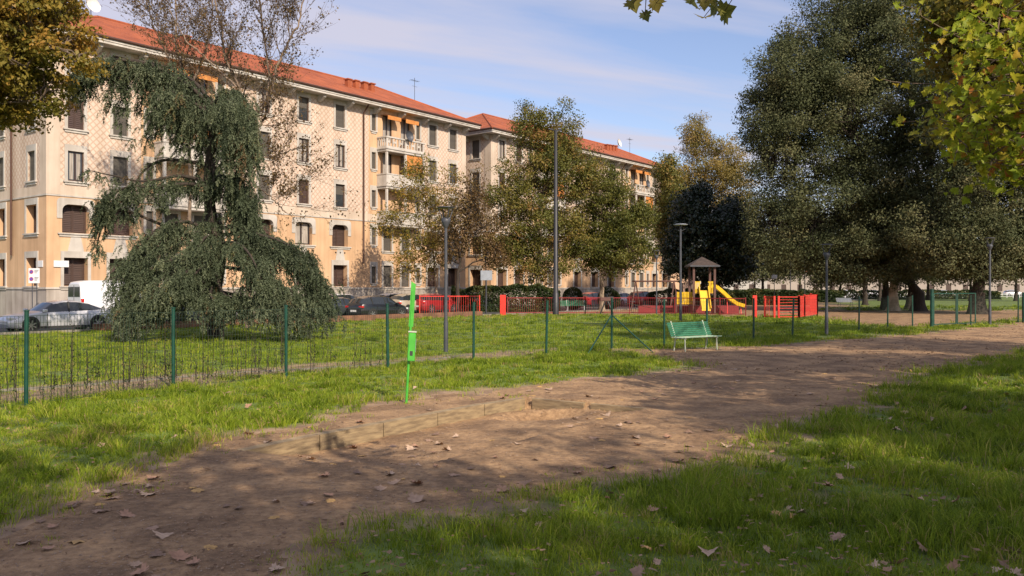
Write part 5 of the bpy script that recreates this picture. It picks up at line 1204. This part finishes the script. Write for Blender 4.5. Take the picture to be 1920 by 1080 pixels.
def play_tower():
    Yd = 66.0; x = XZ(1316, Yd); root = empty('play_tower', (x, Yd, 0), R(0), 'brown play tower with pointed roof, yellow panels and curved yellow slide', 'play tower'); sc_ = Yd/F
    hw = .80
    for sx in (-1, 1):
        for sy in (-1, 1): m = MB(); m.box(sx*hw-.08, sx*hw+.08, sy*hw-.08, sy*hw+.08, -.1, 3.72); m.build('post', M['play_wood'], root)
    m = MB(); m.box(-hw, hw, -hw, hw, 1.55, 1.68); m.build('deck', M['play_wood'], root)
    m = MB(); e = 1.12; m.add([(-e,-e,3.72),(e,-e,3.72),(e,e,3.72),(-e,e,3.72),(0,0,4.42)], [(0,1,4),(1,2,4),(2,3,4),(3,0,4),(0,3,2,1)]); m.build('roof', M['play_roof'], root)
    m = MB(); m.box(-e-.02, e+.02, -e-.02, -e+.02, 3.62, 3.73); m.box(-e-.02, -e+.02, -e+.02, e, 3.62, 3.73); m.box(e-.02, e+.02, -e+.02, e, 3.62, 3.73); m.build('fascia', M['pole_grey'], root)
    m = MB()
    for i in range(4): m.box(-.72+i*.11, -.66+i*.11, -hw-.03, -hw, 1.6, 2.5)
    m.box(-.75, -.28, -hw-.005, -hw+.03, 2.42, 2.5); m.build('guard_panel', M['yellow_paint'], root); m = MB()
    for i in range(4): m.box(.36+i*.11, .42+i*.11, -hw-.03, -hw, 1.6, 2.5)
    m.box(.3, .75, -hw-.005, -hw+.03, 2.42, 2.5); m.build('guard_panel', M['yellow_paint'], root)
    m = MB()
    m.obox((-.05, -hw-.03, 1.8), (-.05, -hw-.95, .28), .66, .04, (0, 1, .6))
    for sx in (-.40, .30): m.obox((sx, -hw-.0, 2.1), (sx, -hw-.95, .45), .05, .22, (0, 1, .6))
    m.build('climbing_ramp', M['yellow_paint'], root)
    m = MB(); pts = [(.8, 0, 2.05), (1.1, -.05, 1.98), (1.6, -.1, 1.55), (2.1, -.2, 1.05), (2.6, -.3, .68), (3.15, -.4, .52)]
    for i in range(len(pts)-1):
        m.obox(pts[i], pts[i+1], .5, .03)
        for s_ in (-.26, .26): m.obox((pts[i][0], pts[i][1]+s_, pts[i][2]+.12), (pts[i+1][0], pts[i+1][1]+s_, pts[i+1][2]+.12), .04, .26)
    m.build('slide', M['yellow_paint'], root)
    m = MB()
    for p in ((1.9, -.2, 1.1), (2.9, -.4, .5)): m.obox((p[0], p[1]-.1, 0), p, .07, .07)
    m.build('slide_support', M['red_paint'], root)
    b2 = MB()
    for i in range(12): b2.box(-2.02+i*.105, -1.955+i*.105, -.5, -.46, .75, 1.7)
    b2.box(-2.05, -.8, -.46, -.42, .78, .86); b2.box(-2.05, -.8, -.46, -.42, 1.58, 1.66); b2.build('picket_panel', M['yellow_paint'], root)
    b3 = MB(); b3.box(-2.05, -.88, -.42, .5, .62, .72); b3.box(-2.12, -2.0, -.48, -.36, -.1, 1.75); b3.build('bridge', M['play_wood'], root)
play_tower()
x, y = G(1296, 588.5); m = MB(); m.box(-3.9, 4.0, -.06, .06, -.05, .62, .01); o = m.build('low_board_border', M['dull_red'], None, (x, y+1.2, 0)); tag(o, 'long dark red low board bordering the play tower', 'border board')
def swing():
    Yd = 76; x0, x1 = XZ(1192, Yd), XZ(1264, Yd); root = empty('swing_set', ((x0+x1)/2, Yd, 0), 0, 'dark wooden swing frame with A shaped ends left of the play tower', 'swing'); L = (x1-x0)/2
    m = MB(); m.tube([(-L-.3, 0, 2.6), (L+.3, 0, 2.6)], .07, 8); m.build('top_bar', M['play_wood'], root)
    for sx in (-1, 1):
        for sy in (-1, 1): m = MB(); m.tube([(sx*L, 0, 2.58), (sx*(L+.0)+sy*.55*1, sy*.9, -.05)], .06, 8); m.build('leg', M['play_wood'], root)
    for sx in (-.5, .5):
        m = MB(); 
        for d in (-.22, .22): m.tube([(sx*L+d, 0, 2.55), (sx*L+d, 0, .5)], .012, 4)
        s_ = m.build('chain', M['iron'], root); m = MB(); m.box(sx*L-.25, sx*L+.25, -.1, .1, .45, .5); m.build('seat', M['black_plastic'], root)
swing()
x, y = G(1146, 592); root = empty('spring_rider', (x, y+3, 0), 0, 'small dark play rocker seen behind the braced green post', 'play equipment')
m = MB(); m.tube([(-.5, 0, .0), (-.1, 0, 1.0), (.1, 0, 1.0), (.5, 0, 0)], .06, 6); m.build('frame', M['iron'], root); m = MB(); m.box(-.5, .5, -.1, .1, 1.0, 1.3, .04); m.build('seat', M['play_wood'], root)

# ---------------------------------------------------------------- lamps, masts, signs
def lamp(px, py, top, label, kind='hat', r=.05, m_='pole_grey'):
    x, y = G(px, py); H = CAMH+(540-top)/F*y; root = empty('street_lamp', (x, y, 0), 0, label, 'street lamp', 'park lamps'); mt = M[m_]
    if kind == 'hat':
        m = MB(); m.tube([(0, 0, -.1), (0, 0, .9), (0, 0, 1.0), (0, 0, H-.55)], [r*1.25, r*1.25, r, r*.8], 12); m.build('pole', mt, root)
        m = MB(); m.lathe([(.05, H-.66), (.13, H-.50), (.15, H-.40), (.10, H-.34), (.0, H-.34)]); m.build('lamp_cup', mt, root)
        m = MB()
        for k in range(4): a = k*math.pi/2+.5; m.tube([(.10*math.cos(a), .10*math.sin(a), H-.44), (.25*math.cos(a), .25*math.sin(a), H-.05)], .018, 5)
        m.build('bracket', mt, root); m = MB(); m.lathe([(.0, H+.02), (.15, H+.01), (.27, H-.01), (.27, H-.03), (.0, H-.03)], n=24); m.build('lamp_hat', mt, root)
    elif kind == 'tee':
        m = MB(); m.tube([(0, 0, -.1), (0, 0, H)], [r*1.2, r*.8], 12); m.build('pole', mt, root)
        m = MB(); m.tube([(-.3, 0, H-.25), (0, 0, H-.4), (.3, 0, H-.25)], .015, 6); m.build('bracket', mt, root); m = MB(); m.lathe([(0, H+.05), (.3, H+.03), (.42, H), (.4, H-.03), (0, H-.03)], n=20); m.build('lamp_hat', M['sign_grey'], root)
    else:
        m = MB(); m.tube([(0, 0, -.1), (0, 0, 1.6), (0, 0, 1.65), (0, 0, H)], [r, r, r*.78, r*.5], 14); m.build('pole', mt, root)
        m = MB()
        for s_ in (-1, 1): m.obox((0, 0, H-.1), (s_*.3, 0, H+.0), .06, .05); m.obox((s_*.2, 0, H+.0), (s_*.45, 0, H+.02), .24, .09)
        m.build('lamp_head', mt, root)
    return root
lamp(836, 660, 388, 'dark park lamp with flat disc hat, alone on the lawn', r=.055)
lamp(1042, 590, 243, 'very tall dark street light mast in front of the golden plane tree', 'mast', .24, 'pole_black')
lamp(911, 589, 473, 'slim dark park lamp beside the grey notice board', r=.05, m_='pole_black')
lamp(1231, 591, 470, 'slim park lamp between the swing and the green tree', r=.05)
lamp(1276, 605, 421, 'park lamp with wide flat disc, left of the tower', 'tee', r=.07)
lamp(1550, 629, 458, 'park lamp right of the red enclosure, against the oak', 'hat', .055)
lamp(1856, 609, 446, 'park lamp near the gate at the right edge', 'hat', .06)
lamp(1482, 571, 484, 'thin far lamp behind the red enclosure', 'hat', .06)
lamp(1509, 578, 470, 'pale thin lamp post rising out of the red enclosure', 'hat', .055, 'bench_leg')
def board(px, py, top, w_, h_, label, mt, name='sign_board'):
    x, y = G(px, py); z1 = CAMH+(540-top)/F*y; root = empty(name, (x, y, 0), 0, label, 'sign')
    m = MB(); m.tube([(0, .04, -.1), (0, .04, z1)], .035, 8); m.build('pole', M['pole_grey'], root); m = MB(); m.box(-w_/2, w_/2, -.02, .0, z1-h_, z1-.01, .006); m.build('panel', M[mt], root); return root
board(912, 591.5, 507, .85, .72, 'grey blue notice board on a pole beside a slim lamp, above the hedge', 'sign_grey')
board(1452, 575, 515, .62, .42, 'small white board on a pole behind the red post', 'sign_white')
def parking_sign():
    x, y = TN(.2, 3.6); x = XZ(64, y); z1 = ZH(503, y); root = empty('parking_sign', (x, y, 0), R(0), 'white parking sign with two round blue and red roundels before the near building corner', 'sign')
    for dx in (-.14, .14): m = MB(); m.tube([(dx, .05, 0), (dx, .05, z1)], .03, 8); m.build('pole', M['pole_grey'], root)
    m = MB(); m.box(-.34, .34, -.02, .015, z1-.92, z1, .006); p = m.build('panel', M['sign_white'], root)
    for dz in (-.22, -.66):
        m = MB(); m.tube([(-.16, -.023, z1+dz), (-.16, -.031, z1+dz)], .125, 20); m.build('roundel', M['sign_red'], p)
        m = MB(); m.tube([(-.16, -.032, z1+dz), (-.16, -.036, z1+dz)], .095, 20); m.build('roundel_centre', M['sign_blue'], p)
        m = MB(); m.obox((-.23, -.039, z1+dz+.07), (-.09, -.039, z1+dz-.07), .004, .022, (1, 0, 1)); m.build('roundel_bar', M['sign_red'], p)
        m = MB()
        for k in range(3): m.box(.03, .28-.05*k, -.026, -.0205, z1+dz+.08-k*.08, z1+dz+.11-k*.08)
        m.build('text_line', M['iron'], p)
parking_sign()

# ---------------------------------------------------------------- cars
def car(loc, rz, paint_m, label, kind='sedan', L=4.6, W=1.8, H=1.44, name='parked_car', wheels=True):
    root = empty(name, (*loc, .02), rz, label, 'van' if kind == 'van' else 'car', 'cars parked along the street')
    # stations: x/L (0 front) , low z, belt z, roof z, roof half width factor  (front at +x)
    if kind == 'sedan': ST = [(0, .38, .52, .56, .5), (.02, .22, .62, .66, .7), (.10, .18, .74, .79, .82), (.24, .18, .86, .90, .84), (.29, .18, .90, .96, .82), (.40, .18, .92, 1.34, .70), (.50, .18, .93, 1.44, .66), (.62, .18, .95, 1.43, .66), (.74, .18, .97, 1.30, .66), (.85, .18, .99, 1.06, .74), (.95, .20, .98, 1.02, .78), (.99, .28, .90, .94, .72), (1, .40, .70, .72, .6)]
    elif kind == 'hatch': ST = [(0, .36, .52, .56, .5), (.02, .22, .64, .68, .7), (.09, .18, .78, .84, .82), (.22, .18, .92, .97, .84), (.26, .18, .94, 1.02, .82), (.38, .18, .96, 1.40, .72), (.48, .18, .97, 1.48, .70), (.65, .18, .99, 1.49, .70), (.80, .18, 1.00, 1.43, .68), (.90, .18, 1.01, 1.32, .66), (.965, .20, .99, 1.06, .70), (.99, .28, .90, .95, .72), (1, .40, .70, .72, .6)]
    else: ST = [(0, .36, .60, .66, .5), (.02, .22, .8, .86, .8), (.08, .2, 1.05, 1.12, .86), (.15, .2, 1.15, 1.25, .86), (.26, .2, 1.25, 2.2, .8), (.34, .2, 1.3, 2.42, .78), (.60, .2, 1.3, 2.45, .80), (.9, .2, 1.3, 2.42, .80), (.985, .2, 1.3, 2.34, .8), (1, .3, 1.25, 2.2, .78)]
    h0 = 2.45 if kind == 'van' else 1.46; body = MB(); glass = MB(); rings = []
    for (f, zl, zb, zr, wr) in ST:
        x = L*(.5-f); e = min(1, .78+2.2*min(f, 1-f)) if kind != 'van' else min(1, .88+2*min(f, 1-f)); w_ = W/2*e; k = H/h0; zl, zb, zr = zl, zb*k, zr*k
        half = [(w_*.88, zl), (w_*.98, zl+.10), (w_, (zl+zb)/2), (w_*.965, zb-.05), (w_*.93, zb), (w_*(wr+.05), zb+(zr-zb)*.86), (w_*wr*.86, zr-.012), (w_*wr*.5, zr+.01), (0, zr+.018)]
        rings.append([(x, y, z) for y, z in half]+[(x, -y, z) for y, z in half[-2::-1]])
    n = len(rings[0])
    for i in range(len(rings)-1):
        f0, f1 = ST[i], ST[i+1]; tall = (f0[3]-f0[2] > .15 or f1[3]-f1[2] > .15); both = (f0[3]-f0[2] > .3 and f1[3]-f1[2] > .3)
        for j in range(n-1):
            q = [rings[i][j], rings[i][j+1], rings[i+1][j+1], rings[i+1][j]]; seg = min(j, n-2-j)
            isg = False
            if kind != 'van':
                if seg == 4 and tall: isg = True
                if seg in (6, 7, 5) and tall and not both: isg = True
                if seg in (6, 7, 5) and kind == 'sedan' and f0[0] in (.74,): isg = True
            else:
                if seg == 4 and f0[0] in (.15, .26): isg = True
                if seg >= 5 and f0[0] == .15: isg = True
            (glass if isg else body).add(q, [(0, 1, 2, 3)], True)
    for rg_ in (rings[0], rings[-1]): body.add(rg_, [tuple(range(n))])
    u = []
    for i in range(len(rings)-1): body.add([rings[i][0], rings[i+1][0], rings[i+1][-1], rings[i][-1]], [(0, 1, 2, 3)])
    # merge for smooth shading
    def weld(o):
        import bmesh
        b_ = bmesh.new(); b_.from_mesh(o.data); bmesh.ops.remove_doubles(b_, verts=b_.verts, dist=.0005); bmesh.ops.recalc_face_normals(b_, faces=b_.faces); b_.to_mesh(o.data); b_.free()
    bo = body.build('body', paint_m, root); weld(bo); go = glass.build('windows', M['glass'], root); weld(go)
    k = H/h0
    pl = MB(); pxs = [.5-.52, .5-.66] if kind != 'van' else []
    for fx in ((.53,) if kind == 'sedan' else (.52, .78) if kind == 'hatch' else ()):
        st_i = [s_ for s_ in ST if s_[0] <= fx][-1]
        for sy in (-1, 1): pl.obox((L*(.5-fx), sy*W/2*.94, st_i[2]*k-.02), (L*(.5-fx)-.03, sy*W/2*.735, st_i[3]*k*.965), .07, .03)
    if pl.v: pl.build('pillar', M['black_plastic'], root)
    sk = MB()
    for sy in (-1, 1): sk.box(-L*.30, L*.28, sy*W/2*.97-.02, sy*W/2*.97+.02, .16, .27)
    sk.build('sill', M['black_plastic'], root)
    for sy in (-1, 1):
        for fx in (.33, .53, .70): seam = MB(); seam.box(L*(.5-fx)-.006, L*(.5-fx)+.006, *(sorted((sy*W/2*.90, sy*(W/2+.003)))), .3, .86*k); seam.build('door_seam', M['black_plastic'], root)
    for fx in ((.185, .80) if kind != 'van' else (.17, .78)):
        for sy in (-1, 1):
            x = L*(.5-fx); r = .325 if kind != 'van' else .36
            a = MB(); a.tube([(x, sy*(W/2-.24), r+.02), (x, sy*(W/2+.004), r+.02)], r+.055, 22); a.build('wheel_arch', M['black_plastic'], root)
            t = MB(); t.tube([(x, sy*(W/2-.21), r), (x, sy*(W/2-.19), r), (x, sy*(W/2), r), (x, sy*(W/2+.018), r)], [r*.9, r, r, r*.9], 22); to = t.build('wheel', M['tyre'], root)
            m = MB(); m.tube([(x, sy*(W/2+.016), r), (x, sy*(W/2+.022), r)], r*.17, 12); m.tube([(x, sy*(W/2-.01), r), (x, sy*(W/2+.0195), r)], r*.70, 22, cap=False)
            for q in range(7):
                an = q*2*math.pi/7; m.obox((x+.04*math.cos(an), sy*(W/2+.022), r+.04*math.sin(an)), (x+r*.68*math.cos(an), sy*(W/2+.022), r+r*.68*math.sin(an)), .012, .05, (0, 0, 1) if abs(math.sin(an)) < .8 else (1, 0, 0))
            m.build('rim', M['rim'], to)
    for sy in (-1, 1):
        m = MB(); m.box(-L/2+.015, -L/2+.20, *(sorted((sy*W/2*.52, sy*W/2*.90))), .74*k if kind != 'van' else .9, .88*k if kind != 'van' else 1.35, .02); m.build('tail_light', M['lamp_red'], root)
        m = MB(); m.box(L/2-.24, L/2-.04, *(sorted((sy*W/2*.50, sy*W/2*.86))), .60*k, .72*k, .02); m.build('headlight', M['lamp_white'], root)
        m = MB(); xm = L*(.5-.30); m.box(xm-.08, xm+.08, *(sorted((sy*W/2*.98, sy*(W/2+.17)))), .93*k, 1.06*k, .02); m.build('mirror', paint_m, root)
    m = MB(); m.box(-L/2-.015, -L/2+.02, -.26, .26, .50, .62); m.build('number_plate', M['plate'], root)
    if kind == 'van':
        m = MB(); m.box(-L/2-.012, -L/2+.03, -.72, -.06, 1.45, 2.05); m.box(-L/2-.012, -L/2+.03, .06, .72, 1.45, 2.05); m.build('rear_window', M['glass'], root)
        m = MB(); m.box(-L/2-.015, -L/2+.02, -.012, .012, .5, 2.15); m.build('door_seam', M['black_plastic'], root)
    return root
rzC = math.pi/2-R(37.8)          # nose pointing along the street, away
silver = paint('silver_paint', (.64,.65,.69)); white = paint('white_paint', (.72,.73,.74)); black = paint('black_paint', (.012,.014,.016)); maroon = paint('maroon_paint', (.28,.02,.025)); dkgrey = paint('dark_grey_paint', (.05,.06,.065)); beige = paint('beige_paint', (.42,.36,.27)); blue = paint('blue_paint', (.05,.08,.16))
car(TN(-6.5, 16.0), rzC+math.pi, silver, 'silver sedan with pale alloy wheels at the left edge behind the fence', 'sedan', 4.85, 1.84, 1.42)
car(TN(-.6, 15.9), rzC, dkgrey, 'dark hatchback parked behind the silver sedan, mostly hidden by the cedar', 'hatch', 4.1, 1.75, 1.48)
car(TN(2.2, 5.0), rzC, white, 'white van parked across the street near the building corner', 'van', 5.6, 2.0, 2.45, 'parked_van')
car(TN(5.3, 15.9), rzC, beige, 'beige car hidden behind the middle of the cedar', 'hatch', 4.2, 1.75, 1.5)
car(TN(11.9, 14.2), rzC, dkgrey, 'dark grey car emerging at the right edge of the cedar', 'sedan', 4.5, 1.78, 1.40)
car(TN(20.6, 4.6), rzC, silver, 'silver grey hatchback across the street, just right of the cedar', 'hatch', 4.2, 1.76, 1.5)
car((XZ(708, 54.5), 54.5), rzC, black, 'black hatchback at the end of the low brown wall', 'hatch', 4.1, 1.75, 1.45)
car(TN(26.0, 5.0), rzC, white, 'white hatchback across the street behind the black one', 'hatch', 4.0, 1.76, 1.52)
car(TN(23.4, 9.5), rzC, beige, 'beige car between the white and the silver hatchbacks', 'hatch', 4.1, 1.7, 1.5)
car((XZ(768, 72), 72), rzC, dkgrey, 'dark car directly behind the lime green pole', 'hatch', 4.1, 1.75, 1.46)
car((XZ(815, 68), 68), rzC, maroon, 'maroon car behind the tall red railing panel', 'hatch', 4.2, 1.75, 1.5)
car((XZ(890, 80), 80), rzC, white, 'white car half hidden by hedge behind the red railing', 'hatch', 4.2, 1.75, 1.5)
car((XZ(1112, 92), 92), rzC, maroon, 'red car far down the street, left of the round dark shrub', 'hatch', 4.2, 1.75, 1.5)
car((XZ(1165, 96), 96), rzC, white, 'white car far down the street, right of the round dark shrub', 'hatch', 4.2, 1.75, 1.45)
car((XZ(1205, 92), 92), rzC, maroon, 'red car behind the swing frame', 'hatch', 4.2, 1.8, 1.6)
for i, (px, Yd, pm_) in enumerate(((1590, 190, white), (1640, 195, silver), (1560, 188, beige), (1770, 198, white), (1900, 200, silver))):
    car((XZ(px, Yd), Yd), R(-6), pm_, ['far white car left of the dark trunks, beyond the lawn', 'far silver car just right of the far white one', 'far beige car beside the pale building under the oak', 'far white car seen left of the gate', 'far silver car at the right edge beyond the lawn'][i], 'hatch', 4.2, 1.75, 1.5)
# far white fence beyond the right lawn
root = empty('far_fence', (XZ(1700, 170), 170, 0), R(-4), 'low pale fence along the far street at right', 'fence'); m = MB()
for i in range(70): m.box(-42+i*1.2, -41.92+i*1.2, -.03, .03, 0, 1.0)
m.build('posts', M['sign_white'], root); m = MB()
for z in (.3, .65, .95): m.box(-42, 42, -.02, .02, z, z+.06)
m.build('rails', M['sign_white'], root)
